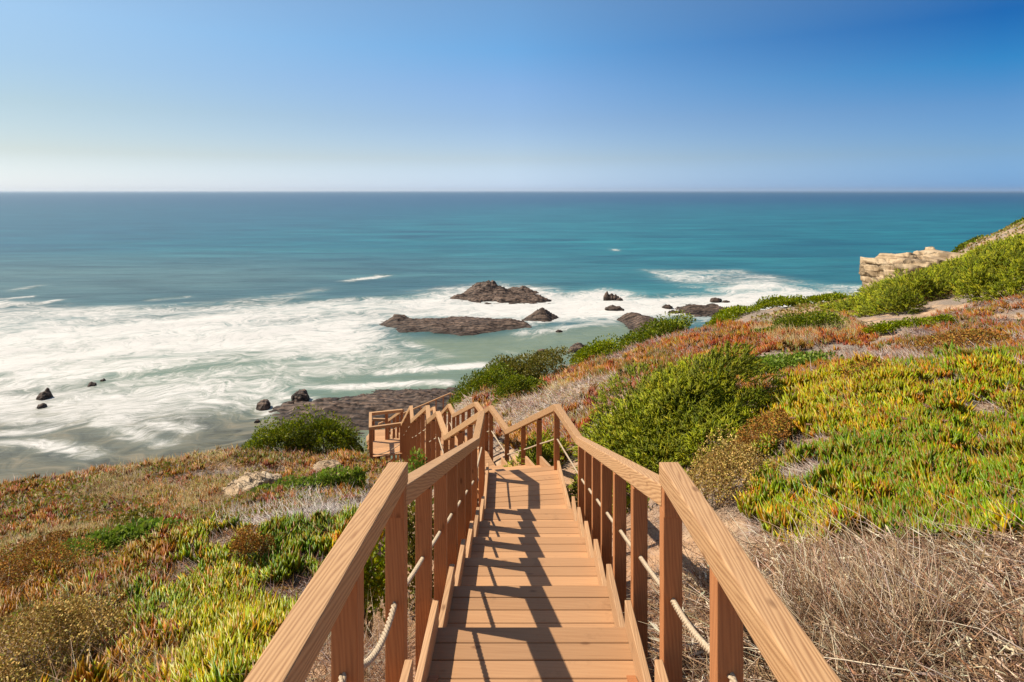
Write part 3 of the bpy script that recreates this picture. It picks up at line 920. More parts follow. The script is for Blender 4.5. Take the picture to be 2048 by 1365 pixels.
def rope_mesh(pts, rad, fine):
    pts = [Vector(p) for p in pts]
    ln = sum((b - a).length for a, b in zip(pts[:-1], pts[1:]))
    V, F = [], []
    strands = 3 if fine else 1
    steps = max(10, int(ln / 0.010)) if fine else max(4, len(pts))
    def at(t):
        s = t * (len(pts) - 1); i = min(int(s), len(pts) - 2)
        return pts[i].lerp(pts[i + 1], s - i), (pts[i + 1] - pts[i]).normalized()
    for k in range(strands):
        ring = 6
        base = len(V)
        for j in range(steps + 1):
            c, tn = at(j / steps)
            s1 = tn.cross(Vector((0, 0, 1))).normalized(); s2 = s1.cross(tn)
            if fine:
                a = 2 * math.pi * (k / 3 + ln * (j / steps) / 0.075)
                c = c + (s1 * math.cos(a) + s2 * math.sin(a)) * rad * .52
                r = rad * .56
            else: r = rad
            for m in range(ring):
                b = 2 * math.pi * m / ring
                V.append((c + (s1 * math.cos(b) + s2 * math.sin(b)) * r)[:])
        for j in range(steps):
            for m in range(ring):
                F.append((base + j * ring + m, base + j * ring + (m + 1) % ring, base + (j + 1) * ring + (m + 1) % ring, base + (j + 1) * ring + m))
    return np.array(V), np.array(F)
def rope(parent, p0, p1, sag=0.0, rad=0.0115, fine=False, out=Vector((0, 0, 0))):
    n = 12
    pts = []
    for i in range(n + 1):
        t = i / n
        w = 4 * t * (1 - t)
        pts.append(Vector(p0).lerp(Vector(p1), t) - Vector((0, 0, sag * w)) + out * w)
    V, F = rope_mesh(pts, rad, fine)
    M = Matrix.Translation(pts[0])
    V = V - np.array(pts[0][:])
    return put('rope', np_mesh('rope', V, F, M_ROPE, smooth=True), parent, M)

def rail_chain(pts, spec, closed_ends=True):
    """pts: rail-top centre points; spec per segment: dict(posts=[t..], deck=(z0,z1) drop to the deck, rope=..)"""
    n = len(pts)
    sect = []
    for i in range(n):
        din = (pts[i] - pts[i - 1]) if i > 0 else (pts[1] - pts[0])
        dout = (pts[i + 1] - pts[i]) if i < n - 1 else din
        a = Vector((din.x, din.y, 0)).normalized(); b = Vector((dout.x, dout.y, 0)).normalized()
        m = (a + b)
        m = m.normalized() if m.length > .05 else a
        lat = Vector((-m.y, m.x, 0))
        w = RAIL_W / 2 / max(.45, lat.dot(Vector((-a.y, a.x, 0))))
        sect.append((lat * w))
    made = []
    for i in range(n - 1):
        p0, p1 = pts[i], pts[i + 1]
        M = frame(p0, p1)
        cs = math.hypot((p1 - p0).x, (p1 - p0).y) / (p1 - p0).length
        th = RAIL_H / max(.5, cs)
        c = []
        for p, s in ((p0, sect[i]), (p1, sect[i + 1])):
            c += [p - s - Vector((0, 0, th)), p + s - Vector((0, 0, th)), p + s, p - s]
        r = put('handrail', hexa_mesh(c, M, M_RAIL, .006 if p0.y < 9 else .004), stair, M)
        made.append(r)
        sp = spec[i] or {}
        hd = Vector((p1.x - p0.x, p1.y - p0.y, 0)).normalized()
        post_pts = []
        for t in sp.get('posts', ()):
            top = p0.lerp(p1, t)
            zt = top.z - th * .97
            zb = max(ground([top.x], [top.y])[0] - .15, top.z - .9 - sp.get('leg', .55))
            if sp.get('leg', .55) > 3: zb = ground([top.x], [top.y])[0] - .2
            bm_ = beam('post', r, Vector((top.x, top.y, zb)), Vector((top.x, top.y, zt)), POST, POST, M_POST, .005, 2)
            # turn the post square to its rail
            post_pts.append(Vector((top.x, top.y, top.z - sp.get('rope_drop', .48))))
        rp = ([sp['rope_from']] if sp.get('rope_from') else []) + post_pts + ([sp['rope_to']] if sp.get('rope_to') else [])
        if sp.get('rope', True):
            for a, b in zip(rp[:-1], rp[1:]):
                rope(r, a, b, sp.get('sag', 0.006), fine=p0.y < 7, out=sp.get('out', Vector((0, 0, 0))))
        made[-1]['_posts'] = len(post_pts)
    return made


# --- measured corners of the rails (tops), left and right
H0_, H2_, H3_, H4_, H5_ = 3.0, 4.28, 4.6, 5.76, 7.0
Lp = [W(-.548, 2.56, 1.254), W(-.596, 7.30, 3.0), RP(963.8, 822.5, H0_), RP(892.7, 870, H2_), RP(875.9, 822.5, H2_), RP(857.6, 838.6, H3_),
      RP(855.4, 810.8, H3_), RP(824.5, 839.3, H4_), RP(822.3, 811.5, H4_), RP(804, 845.2, H5_), RP(740.5, 854, H5_), RP(741, 825.4, H5_), RP(805, 818.8, H5_)]
Rp = [W(.622, 2.56, 1.254), W(.66, 7.35, 3.0), RP(1113, 808, H0_), RP(1015, 858, H2_), RP(981, 811, H2_), RP(966, 823, H3_),
      RP(952, 804, H3_), RP(908, 828, H4_), RP(898.6, 807.8, H4_), W(-2.75, 18.35, H5_), RP(868, 813.7, H5_)]
DK = 0.905
F1P = [.0, .155, .305, .45, .595, .745, .92]
leg2 = 1.4
spL = [dict(posts=F1P, leg=.5), dict(posts=[.985], rope_from=None, leg=.9), dict(posts=[.28, .54, .8], leg=leg2), dict(posts=[.04, .96], leg=leg2),
       dict(posts=[.5], leg=leg2), dict(posts=[.05, .95], leg=leg2), dict(posts=[.28, .54, .8], leg=leg2), dict(posts=[.05, .95], leg=leg2),
       dict(posts=[.28, .54, .8], leg=leg2), dict(posts=[.02, .965], leg=4, rope=False), dict(posts=[.99], leg=4, rope=False), dict(posts=[.5, .98], leg=2, rope=False)]
spR = [dict(posts=F1P, leg=.5), dict(posts=[.985], leg=.9), dict(posts=[.30, .62], leg=leg2), dict(posts=[.03, .96], leg=leg2),
       dict(posts=[.5], leg=leg2), dict(posts=[.05, .95], leg=leg2), dict(posts=[.28, .54, .8], leg=leg2), dict(posts=[.05, .95], leg=leg2),
       dict(posts=[.28, .54, .8], leg=leg2), dict(posts=[.03, .97], leg=2)]
def link_ropes(pts, sp):
    """carry each rope on to the first post of the next bay"""
    for i in range(len(sp)):
        th = sp[i].get('rope_drop', .48)
        if i + 1 < len(sp) and sp[i + 1]['posts'] and sp[i].get('rope', True) and sp[i + 1].get('rope', True):
            t = sp[i + 1]['posts'][0]
            q = pts[i + 1].lerp(pts[i + 2], t)
            sp[i]['rope_to'] = Vector((q.x, q.y, q.z - .48))
link_ropes(Lp, spL); link_ropes(Rp, spR)
rail_chain(Lp, spL)
rail_chain(Rp, spR)
# the rails beside the camera, a little higher than the flight's
def near_rail(x, side):
    p0 = W(x * .985, -1.2, .745); p1 = W(x, 2.60, 1.172)
    r = rail_chain([p0, p1], [dict(posts=[], rope=False)])[0]
    zs = {}
    for Y in (-.6, .15, .95, 1.85):
        t = (Y + 1.2) / 3.8
        q = p0.lerp(p1, t)
        beam('post', r, Vector((q.x, q.y, EYE - 2.75)), Vector((q.x, q.y, q.z - RAIL_H * .98)), POST, POST, M_POST, .005, 2)
        zs[Y] = q
    # the block that carries the rail's end on the first flight post
    q = p0.lerp(p1, (2.56 + 1.2) / 3.8)
    beam('post_block', r, Vector((q.x, q.y - .004, EYE - 1.372)), Vector((q.x, q.y - .004, q.z - RAIL_H * .98)), POST * .97, POST * .97, M_POST, .003, 1)
    h = {2.56: 1.73, 1.85: 1.46, .95: 1.42, .15: 1.36}
    ks = sorted(h)
    for a, b in zip(ks[:-1], ks[1:]):
        rope(r, W(x, a, h[a]), W(x, b, h[b]), .10 if side < 0 and b > 2 else .03, fine=True, rad=.0125)
near_rail(-.548, -1)
near_rail(.622, 1)

# --- decks
xl, xr = -.498, .571
landing(W(xl, -1.6, 2.078), W(xr, -1.6, 2.078), W(xr, 2.49, 2.078), W(xl, 2.49, 2.078))
Ht, T, RI = 2.078, .735, .2615
flight(W(xl, 2.465, 2.078), W(xr, 2.465, 2.078), W(xl, 6.875, 2.078 + 7 * RI), W(xr, 6.875, 2.078 + 7 * RI), 7)
D0 = 2.078 + 7 * RI
landing(W(xl, 6.84, D0), W(xr, 6.84, D0), W(.475, 8.56, D0), W(-.535, 8.34, D0))
def dk(p, z=DK, inw=None, k=0.0):
    q = Vector((p.x, p.y, p.z - z))
    if inw is not None:
        dv = Vector((inw.x - p.x, inw.y - p.y, 0)).normalized()
        q += dv * k
    return q
IN = .075
def pair(i, j): return dk(Lp[i], DK, Rp[j], IN), dk(Rp[j], DK, Lp[i], IN)
a0 = (W(-.535, 8.34, D0), W(.475, 8.56, D0))
a1, a2, a3, a4, a5, a6, a7 = pair(3, 3), pair(4, 4), pair(5, 5), pair(6, 6), pair(7, 7), pair(8, 8), pair(9, 9)
flight(*a0, *a1, 5); landing(*a1, a2[1], a2[0], ())
flight(*a2, *a3, 2); landing(*a3, a4[1], a4[0], ())
flight(*a4, *a5, 5); landing(*a5, a6[1], a6[0], ())
flight(*a6, *a7, 5)
landing(dk(Lp[10], DK), dk(Rp[9], DK), dk(Rp[10], DK), dk(Lp[11], DK), ())
# slack rope across the open front of the platform
pa, pb = Lp[10], Lp[9]
rope(stair, up(pa, -.83), up(pb, -.62), .10)
rope(stair, up(pa, -.80), up(pb, -.86), .06)
# lower flights beyond the platform
b0 = (dk(Lp[12], DK), dk(Rp[10], DK))
LB = RP(778, 838, 8.3); RB = LB + (Rp[10] - Lp[12]) ; RB.z = LB.z
flight(*b0, dk(LB), dk(RB), 5)
LC = RP(746, 837, 8.3)
rail_chain([Lp[12], LB, LC], [dict(posts=[.3, .6, .96], leg=1.2), dict(posts=[.97], leg=2, rope=False)])
rail_chain([Rp[10], RB], [dict(posts=[.3, .6, .96], leg=1.2)])
LD = LC + Vector((-.25, 1.2, 0)); RD = RB + Vector((-.25, 1.3, 0))
landing(dk(LC), dk(RB), dk(RD), dk(LD), ())
E0 = RP(757, 847, 11.5)
flight(dk(LD), dk(LD) + Vector((1, .1, 0)), dk(E0) + Vector((-.5, -.4, 0)), dk(E0) + Vector((.5, -.1, 0)), 12)
# the last railing, far down where the boardwalk swings to the right
fr_ = empty('boardwalk', E0[:])
WM['boardwalk'] = Matrix.Translation(E0)
tag(fr_, 'thin straight railing of the lower boardwalk running behind the green bush brow', 'boardwalk')
E1 = RP(900.5, 786, 11.5); E2 = E1 + Vector((.6, -.25, -.12))
_s = stair
stair = fr_
RAIL_W, RAIL_H, POST = .07, .06, .05
nP = [k / 9.0 for k in range(10)]
rail_chain([E0, E1, E2], [dict(posts=nP, leg=.4, rope=False), dict(posts=[.95], leg=.6, rope=False)])
dv = (E1 - E0).normalized(); nv = Vector((dv.y, -dv.x, 0))
landing(dk(E0), dk(E0) + nv, dk(E1) + nv, dk(E1), ())
stair = _s
# ------------------------------------------------------------------ plants
def unit(D):
    return D / (np.linalg.norm(D, axis=1, keepdims=True) + 1e-9)
def spikes(P, D, L, Wd, bend=None, c0=None, c1=None, segs=1, belly=1.0):
    """tapering three-sided leaves or stems; c0 colour at the foot, c1 at the tip"""
    n = len(P)
    D = unit(D)
    L = np.broadcast_to(L, n)[:, None]; Wd = np.broadcast_to(Wd, n)[:, None]
    a = unit(np.cross(D, np.tile([0.31, 0.17, 0.93], (n, 1)) + rng.normal(0, .4, (n, 3))))
    b = np.cross(D, a)
    if bend is None: bend = np.zeros((n, 3))
    rings = []
    cols = []
    for k in range(segs):
        t = k / segs
        c = P + D * L * t + bend * (t * t) * L
        w = Wd * (1.0 if k == 0 else belly * (1 - t) ** .5)
        for m in range(3):
            an = 2.0944 * m
            rings.append(c + (a * math.cos(an) + b * math.sin(an)) * w)
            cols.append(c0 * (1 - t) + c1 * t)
    rings.append(P + D * L + bend * L)
    cols.append(c1)
    V = np.stack(rings, 1); C = np.stack(cols, 1)
    vp = segs * 3 + 1
    base = (np.arange(n) * vp)[:, None]
    F = []
    Q = []
    for k in range(segs - 1):
        for m in range(3):
            Q.append(base + np.array([[k * 3 + m, k * 3 + (m + 1) % 3, (k + 1) * 3 + (m + 1) % 3, (k + 1) * 3 + m]]))
    k = (segs - 1) * 3
    for m in range(3):
        F.append(base + np.array([[k + m, k + (m + 1) % 3, vp - 1]]))
    return V.reshape(-1, 3), np.concatenate(F), (np.concatenate(Q) if Q else np.zeros((0, 4), int)), C.reshape(-1, 3)
def leaves(P, D, L, Wd, c, fold=.25):
    """flat pointed leaves, one folded kite each"""
    n = len(P)
    D = unit(D)
    L = np.broadcast_to(L, n)[:, None]; Wd = np.broadcast_to(Wd, n)[:, None]
    s = unit(np.cross(D, rng.normal(0, 1, (n, 3))))
    u_ = np.cross(s, D)
    m = P + D * L * .5
    V = np.stack([P, m + s * Wd + u_ * Wd * fold, P + D * L, m - s * Wd + u_ * Wd * fold], 1)
    F = (np.arange(n) * 4)[:, None] + np.array([[0, 1, 2, 3]])
    return V.reshape(-1, 3), np.zeros((0, 3), int), F, np.repeat(c, 4, 0)
class Heap:
    def __init__(s): s.V, s.T, s.Q, s.C, s.n = [], [], [], [], 0
    def add(s, r):
        V, T, Q, C = r
        s.V.append(V); s.T.append(T + s.n); s.Q.append(Q + s.n); s.C.append(C); s.n += len(V)
        return s
    def mesh(s, name, mat):
        return np_mesh(name, np.concatenate(s.V), [np.concatenate(s.T), np.concatenate(s.Q)], mat, col=np.concatenate(s.C))
def pick(cols, n, w=None, jit=.12):
    cols = np.array(cols)
    i = rng.choice(len(cols), n, p=w)
    return np.clip(cols[i] * (1 + rng.normal(0, jit, (n, 1))) * (1 + rng.normal(0, jit * .4, (n, 3))), .004, .95)

PATH = np.array([(0.04,-3),(0.04,8.4),(-.85,10.7),(-1.2,11.85),(-1.4,12.3),(-1.55,13.0),(-2.35,15.3),(-2.55,16.2),(-3.2,18.3),(-3.9,18.8),(-4.4,21.5),(-4.9,24)])
def path_dist(X, Y):
    P = np.column_stack([X, Y]); best = np.full(len(P), 1e9)
    for a, b in zip(PATH[:-1], PATH[1:]):
        ab = b - a; t = np.clip(((P - a) @ ab) / (ab @ ab), 0, 1)
        best = np.minimum(best, ((P - a - t[:, None] * ab) ** 2).sum(-1))
    return np.sqrt(best)

# ---- shrubs ---------------------------------------------------------
def clump_shell(n, rx, ry, rz, k, seed, cr=.34, inner=.25, rag=0.0):
    """points on k lumps spread over a dome; returns unit-space offsets and outward directions"""
    r = np.random.default_rng(seed)
    th = r.uniform(0, 2 * math.pi, k); z = r.uniform(.0, 1, k) ** .8
    q = np.sqrt(np.clip(1 - z * z, 0, 1))
    C = np.column_stack([np.cos(th) * q, np.sin(th) * q, z * .95]) * r.uniform(.66 - rag * .25, .92 + rag * .08, (k, 1))
    C[:, 2] = np.maximum(C[:, 2], .12)
    rad = cr * r.uniform(.65 - rag * .25, 1.25 + rag * .35, k)
    i = r.integers(0, k, n)
    D = unit(r.normal(0, 1, (n, 3)))
    D[:, 2] = np.abs(D[:, 2]) * .9 - .15
    D = unit(D)
    P = C[i] + D * rad[i][:, None] * (1 - inner * r.random((n, 1)) ** 1.5)
    P[:, 2] = np.maximum(P[:, 2], .01)
    out = unit(D * .75 + C[i] * .5)
    return P * np.array([rx, ry, rz]), out, i
PAL = {
    'juniper': [(.235, .27, .02), (.34, .36, .026), (.45, .44, .05), (.14, .17, .014)],
    'mastic': [(.13, .17, .015), (.19, .23, .02), (.25, .26, .028), (.08, .11, .012)],
    'olive': [(.15, .14, .025), (.20, .175, .03), (.12, .12, .02), (.22, .18, .04)],
    'leafy': [(.18, .26, .035), (.25, .33, .05), (.13, .20, .03), (.30, .34, .08)],
    'lime': [(.22, .27, .018), (.30, .32, .022), (.16, .20, .016)],
    'tan': [(.44, .30, .11), (.58, .42, .17), (.30, .18, .06), (.28, .23, .05)],
    'brown': [(.30, .14, .045), (.40, .20, .06), (.20, .10, .035), (.26, .22, .05)],
}
SHRUBS = []
def shrub(name, cat, label, x, ytop, hw, d, kind, seed, depth=1.0, group=None, hmin=.25, yb=None, dens=1.0, k=None):
    X = (x - CX) / FPX * d
    rx = hw / FPX * d; ry = rx * depth
    g0 = ground([X], [d])[0]
    top = EYE - (ytop - HY) / FPX * d
    rz = max(hmin, top - g0)
    root = empty(name, (X, d, g0))
    tag(root, label, cat, group)
    SHRUBS.append((X, d, rx, ry))
    ls = max({'juniper': .042, 'mastic': .04, 'olive': .04, 'leafy': .05, 'lime': .04, 'tan': .019, 'brown': .017}[kind], d / 600 * 1.7)
    area = 2.6 * (rx * ry + (rx + ry) * rz)
    k = k or int(np.clip(area * 3.2 / max(.2, min(rx, rz)), 9, 90))
    cr = float(np.clip(2.3 / math.sqrt(k), .27, .55))
    n = int(np.clip(area / (ls * ls) * (2.0 if kind in ('juniper', 'tan', 'brown') else 3.4) * dens, 1500, 70000))
    n0 = n * 2 // 5 if kind == 'juniper' else n
    P, O, ci = clump_shell(n0, rx, ry, rz, k, seed, cr, rag=1.0 if kind == 'juniper' else .35)
    lift = ground(P[:, 0] + X, P[:, 1] + d, False) - ground([X], [d], False)[0]
    P[:, 2] += lift
    cl = rng.normal(1, .13, k)[ci][:, None]                  # each lump its own shade of leaf
    H = Heap()
    if kind == 'juniper':
        Dm = unit(O + np.array([0, 0, .35]) + rng.normal(0, .25, (n0, 3)))
        sl = ls * 3.6
        m = 7
        t = np.tile(np.linspace(0.05, 1, m), n0)
        PP = np.repeat(P, m, 0) + np.repeat(Dm, m, 0) * (t * sl)[:, None] - np.array([0, 0, 1]) * (t * t * sl * .25)[:, None]
        DD_ = unit(np.repeat(Dm, m, 0) + rng.normal(0, .55, (n0 * m, 3)))
        c = pick(PAL[kind], n0, [.35, .35, .15, .15]) * cl
        c = np.repeat(c, m, 0)
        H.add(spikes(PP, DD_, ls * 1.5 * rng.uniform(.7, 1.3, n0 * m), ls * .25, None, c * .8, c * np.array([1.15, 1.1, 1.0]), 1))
    elif kind in ('tan', 'brown'):
        c = pick(PAL[kind], n, [.35, .3, .2, .15]) * cl
        H.add(leaves(P, unit(O + rng.normal(0, .7, (n, 3))), ls * rng.uniform(.7, 1.3, n), ls * .42, c))
        q = n // 12
        c2 = pick([(.22, .15, .10), (.32, .24, .17)], q)
        H.add(spikes(P[:q] * np.array([.8, .8, .7]), unit(O[:q] + rng.normal(0, .5, (q, 3))), ls * 6 * rng.uniform(.5, 1.2, q), ls * .07, None, c2, c2, 1))
    else:
        c = pick(PAL[kind], n, None) * cl
        H.add(leaves(P, unit(O + rng.normal(0, .55, (n, 3)) + np.array([0, 0, .2])), ls * rng.uniform(.9, 1.5, n), ls * .42, c))
    link('foliage', H.mesh('foliage', M_LEAF if kind not in ('tan', 'brown') else M_DRY), root)
    # stems fan out from the foot to the lumps
    q = min(26, k)
    Pe, Oe, _ = clump_shell(q, rx * .8, ry * .8, rz * .75, q, seed + 1, .1)
    Pe[:, 2] += ground(Pe[:, 0] + X, Pe[:, 1] + d, False) - ground([X], [d], False)[0]
    st = np.zeros((q, 3)); st[:, 0] = rng.normal(0, rx * .12, q); st[:, 1] = rng.normal(0, ry * .12, q); st[:, 2] = -.08
    dv = Pe - st
    ln = np.linalg.norm(dv, axis=1)
    cc = pick([(.13, .09, .06), (.2, .15, .11)], q)
    link('stem', Heap().add(spikes(st, dv, ln * .92, np.clip(ln * .016, .005, .035), np.column_stack([np.zeros((q, 2)), rng.uniform(0, .12, q)]), cc, cc, 3)).mesh('stem', M_BARK), root)
    return root

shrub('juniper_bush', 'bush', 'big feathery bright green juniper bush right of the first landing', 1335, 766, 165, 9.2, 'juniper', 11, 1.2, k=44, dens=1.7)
shrub('round_shrub', 'shrub', 'round tan seed covered shrub beside the right handrail below the juniper', 1432, 905, 96, 6.2, 'tan', 12, 1.0, k=34, hmin=.62)
shrub('round_shrub', 'shrub', 'round straw yellow shrub at the lower left corner', 85, 1275, 140, 4.4, 'tan', 13, .9, k=38, hmin=.46)
shrub('brown_shrub', 'shrub', 'low russet shrub under the leafy strip on the far left', 90, 1130, 95, 6.2, 'brown', 14, .8, hmin=.28)
shrub('brown_shrub', 'shrub', 'russet seed head shrub in the middle of the left ice plant carpet', 500, 1070, 42, 5.9, 'brown', 15, 1.0, hmin=.22)
shrub('brown_shrub', 'shrub', 'dark russet dome on the upper right beside the grey twigs', 1925, 672, 92, 11.5, 'brown', 16, .9, hmin=.35)
shrub('brown_shrub', 'shrub', 'russet low shrub at the top edge of the right ice plant carpet', 1735, 752, 60, 8.7, 'brown', 17, .8, hmin=.22)
shrub('brown_shrub', 'shrub', 'russet shrub between the tan round shrub and the right ice plant carpet', 1520, 850, 72, 7.2, 'brown', 18, .9, hmin=.3)
shrub('brown_shrub', 'shrub', 'russet low mound on the left slope above the leafy strip', 95, 1075, 60, 7.6, 'brown', 19, .8, hmin=.2)
shrub('brown_shrub', 'shrub', 'olive brown mound on the left field below the cliff edge', 262, 1040, 42, 9.4, 'olive', 20, .8, hmin=.2)
G_BROW = 'green shrubs along the brow above the sea'
shrub('dome_shrub', 'shrub', 'dark olive dome on the brow directly above the lower staircase', 1040, 716, 92, 23, 'olive', 21, .8, G_BROW, hmin=1.05, k=40)
shrub('dome_shrub', 'shrub', 'bright green flank of bush sloping down to the far railing', 962, 748, 62, 21.5, 'mastic', 22, .8, G_BROW, hmin=.6)
shrub('dome_shrub', 'shrub', 'small green hump between the bare sand patch and the staircase', 1035, 778, 46, 17.5, 'mastic', 23, .8, G_BROW, hmin=0.55)
shrub('dome_shrub', 'shrub', 'wide green dome on the brow under the slanted sea rock', 1305, 650, 92, 27, 'mastic', 24, .8, G_BROW, hmin=.85, k=40)
shrub('dome_shrub', 'shrub', 'lime green slope bush joining the olive dome and the wide green dome', 1195, 700, 52, 24.5, 'lime', 25, .9, G_BROW, hmin=.7)
shrub('dome_shrub', 'shrub', 'low yellow green strip shrub at the left end of the upper brow', 1452, 628, 52, 35, 'lime', 26, .8, G_BROW, hmin=.6)
shrub('dome_shrub', 'shrub', 'low yellow green strip shrub in the middle of the upper brow', 1545, 620, 58, 36, 'lime', 27, .8, G_BROW, hmin=.6)
shrub('dome_shrub', 'shrub', 'low yellow green strip shrub touching the dark scrub slope', 1640, 615, 58, 36, 'lime', 28, .8, G_BROW, hmin=.6)
shrub('dome_shrub', 'shrub', 'lone green dome standing in the brown field on the right', 1615, 662, 62, 19, 'mastic', 29, .8, hmin=.6)
shrub('dome_shrub', 'shrub', 'tiny green clump in the brown field left of the lone dome', 1530, 682, 27, 18.5, 'mastic', 30, .8, hmin=.25)
shrub('leafy_shrub', 'shrub', 'pale green leafy shrub right behind the big juniper bush', 1560, 728, 105, 11.3, 'leafy', 31, .7, hmin=.35)
shrub('dome_shrub', 'shrub', 'green bush dome left of the platform against the shore shelf', 655, 845, 80, 21.5, 'mastic', 32, .8, hmin=1.4, k=36)
shrub('dome_shrub', 'shrub', 'lower green bush end running out to the left cliff edge', 555, 880, 62, 21, 'mastic', 33, .8, hmin=1.0)
G_LEFT = 'leafy green shrubs in a row on the left field'
for i, (x, y, hw, d_, lb) in enumerate([(535, 985, 38, 11.8, 'lowest of the row, beside the tan outcrop'), (590, 968, 42, 11.9, 'middle of the row, behind the grey mat'),
                                         (655, 950, 44, 12.0, 'broad one of the row, nearer the handrail'), (708, 942, 26, 12.0, 'small end of the row, touching the left handrail')]):
    shrub('leafy_shrub', 'shrub', 'leafy green shrub, ' + lb, x, y, hw, d_, 'leafy', 40 + i, .6, G_LEFT, hmin=.2)
shrub('leafy_shrub', 'shrub', 'pale leafy strip shrub on the left slope beside the ice plants', 225, 1145, 95, 7.0, 'leafy', 46, .7, hmin=.25)
shrub('leafy_shrub', 'shrub', 'small leafy plant at the far side of the left handrail by the lower flight', 838, 938, 30, 9.6, 'leafy', 47, .9, hmin=.35)
shrub('leafy_shrub', 'shrub', 'upright green shrub seen between the nearest left posts', 735, 1075, 48, 4.6, 'lime', 48, .9, hmin=.5)
shrub('leafy_shrub', 'shrub', 'olive green shrub under the left handrail behind the second post', 838, 1040, 50, 5.6, 'olive', 49, .8, hmin=.4)
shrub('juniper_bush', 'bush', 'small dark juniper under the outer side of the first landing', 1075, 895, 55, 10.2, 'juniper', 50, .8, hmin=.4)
G_SC = 'junipers covering the right slope'
SC = [(1722,622,60,31,'lowest left one, at the foot of the cliff block'),(1790,596,62,33,'one right under the cliff block'),(1855,560,60,34,'one at the right shoulder of the cliff block'),
      (1915,528,62,35,'one on the skyline right of the cliff block'),(1975,500,60,36,'one on the skyline below the bare far hill'),(2040,478,58,36,'topmost one at the right edge of the photo'),
      (1770,640,48,26,'one above the tan outcrop'),(1835,612,58,27,'one in the middle of the lower row'),(1900,580,58,28,'one in the middle of the slope'),(1968,555,60,28,'one in the upper middle of the slope'),
      (2040,532,62,28,'one at the right edge under the topmost'),(1800,660,30,24,'small low one beside the leafy strip'),(2030,578,45,22,'low paler one at the right edge'),(1950,598,30,23,'small one above the grey twigs')]
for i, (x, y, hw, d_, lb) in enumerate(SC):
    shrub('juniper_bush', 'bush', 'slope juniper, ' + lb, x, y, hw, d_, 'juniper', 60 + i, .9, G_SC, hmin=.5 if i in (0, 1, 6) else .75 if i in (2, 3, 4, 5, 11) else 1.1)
G_STR = 'leafy strip below the slope junipers'
for i, (x, y, hw, d_, lb) in enumerate([(1760,682,32,16.5,'its lower end'),(1815,660,36,17,'its middle'),(1872,640,34,17.5,'its upper end')]):
    shrub('leafy_shrub', 'shrub', 'green leafy shrub of the strip under the slope junipers, ' + lb, x, y, hw, d_, 'lime', 80 + i, .6, G_STR, hmin=.25)
shrub('dome_shrub', 'shrub', 'low dark shrub on the distant hill crest at the right edge', 2040, 450, 40, 74, 'mastic', 90, .8, hmin=.6)
shrub('dome_shrub', 'shrub', 'low shrub on the distant hill flank beside the bare earth', 1930, 490, 34, 69, 'mastic', 91, .8, hmin=.6)

# ---- ground cover ---------------------------------------------------
def scatter(n, d0, d1, polys, xr=(-150, 2250), clear=.62, mask=None, notpolys=()):
    """n trial points, log-even in distance; kept where they fall on one of the photo regions and off the stairs"""
    d = np.exp(rng.uniform(math.log(d0), math.log(d1), n))
    X = (rng.uniform(xr[0], xr[1], n) - CX) / FPX * d
    Z = ground(X, d)
    P = np.column_stack([X, d, Z])
    x, y = proj(P)
    k = np.zeros(n, bool)
    for p in polys: k |= in_poly(p, x, y)
    for p in notpolys: k &= ~in_poly(p, x, y)
    k &= path_dist(X, d) > clear
    k &= Z > 1.0
    if mask is not None: k &= mask(P, x, y)
    return P[k]
def noise_mask(scale, thr, seed, octv=3):
    return lambda P, x, y: fbm(P[:, :2], scale, octv, seed) > thr + rng.normal(0, .03, len(P))
GREEN_R = [(1490,905),(1530,800),(1600,772),(1700,745),(1900,722),(2250,690),(2250,1120),(2048,1095),(1900,1085),(1740,1080),(1600,1105),(1530,1085),(1480,1040),(1540,960)]
GREEN_L = [(260,1230),(320,1120),(400,1075),(470,1062),(560,1055),(700,1040),(790,1020),(760,1090),(640,1260),(540,1400),(330,1420),(380,1300),(270,1260)]
BARE = [[(1520,985),(1560,945),(1640,925),(1665,950),(1590,985)], [(1570,1002),(1680,985),(1670,1000),(1590,1022)], [(1495,1070),(1525,1020),(1545,1030),(1530,1080)], [(2010,1030),(2060,1000),(2060,1060)]]
MAT_L = [(410,1068),(480,1020),(600,985),(730,965),(770,1000),(690,1040),(560,1056)]
LEFT_FIELD = [(-400,1000),(0,975),(180,950),(480,900),(760,890),(830,940),(700,1010),(400,1060),(340,1120),(330,1230),(-400,1290)]
LEFT_NEAR = [(-400,1150),(250,1170),(340,1250),(380,1420),(-400,1500)]
RED = [(940,800),(1100,735),(1400,650),(1680,628),(1760,680),(1640,720),(1480,740),(1560,800),(1300,760),(1180,850),(1130,930),(1010,900)]
UPPER_R = [(1440,730),(1640,700),(1760,690),(1900,620),(2250,560),(2250,720),(1900,735),(1700,755),(1560,790)]
STRAW = [(1340,1420),(1370,1160),(1470,1075),(1600,1095),(1740,1080),(1900,1080),(2300,1090),(2400,1600),(1340,1600)]
UNDER_R = [(1180,880),(1330,960),(1480,1060),(1470,1200),(1380,1420),(1340,1420),(1260,1200),(1180,1000)]
UNDER_L = [(560,1420),(760,1090),(880,960),(930,960),(860,1100),(800,1420)]

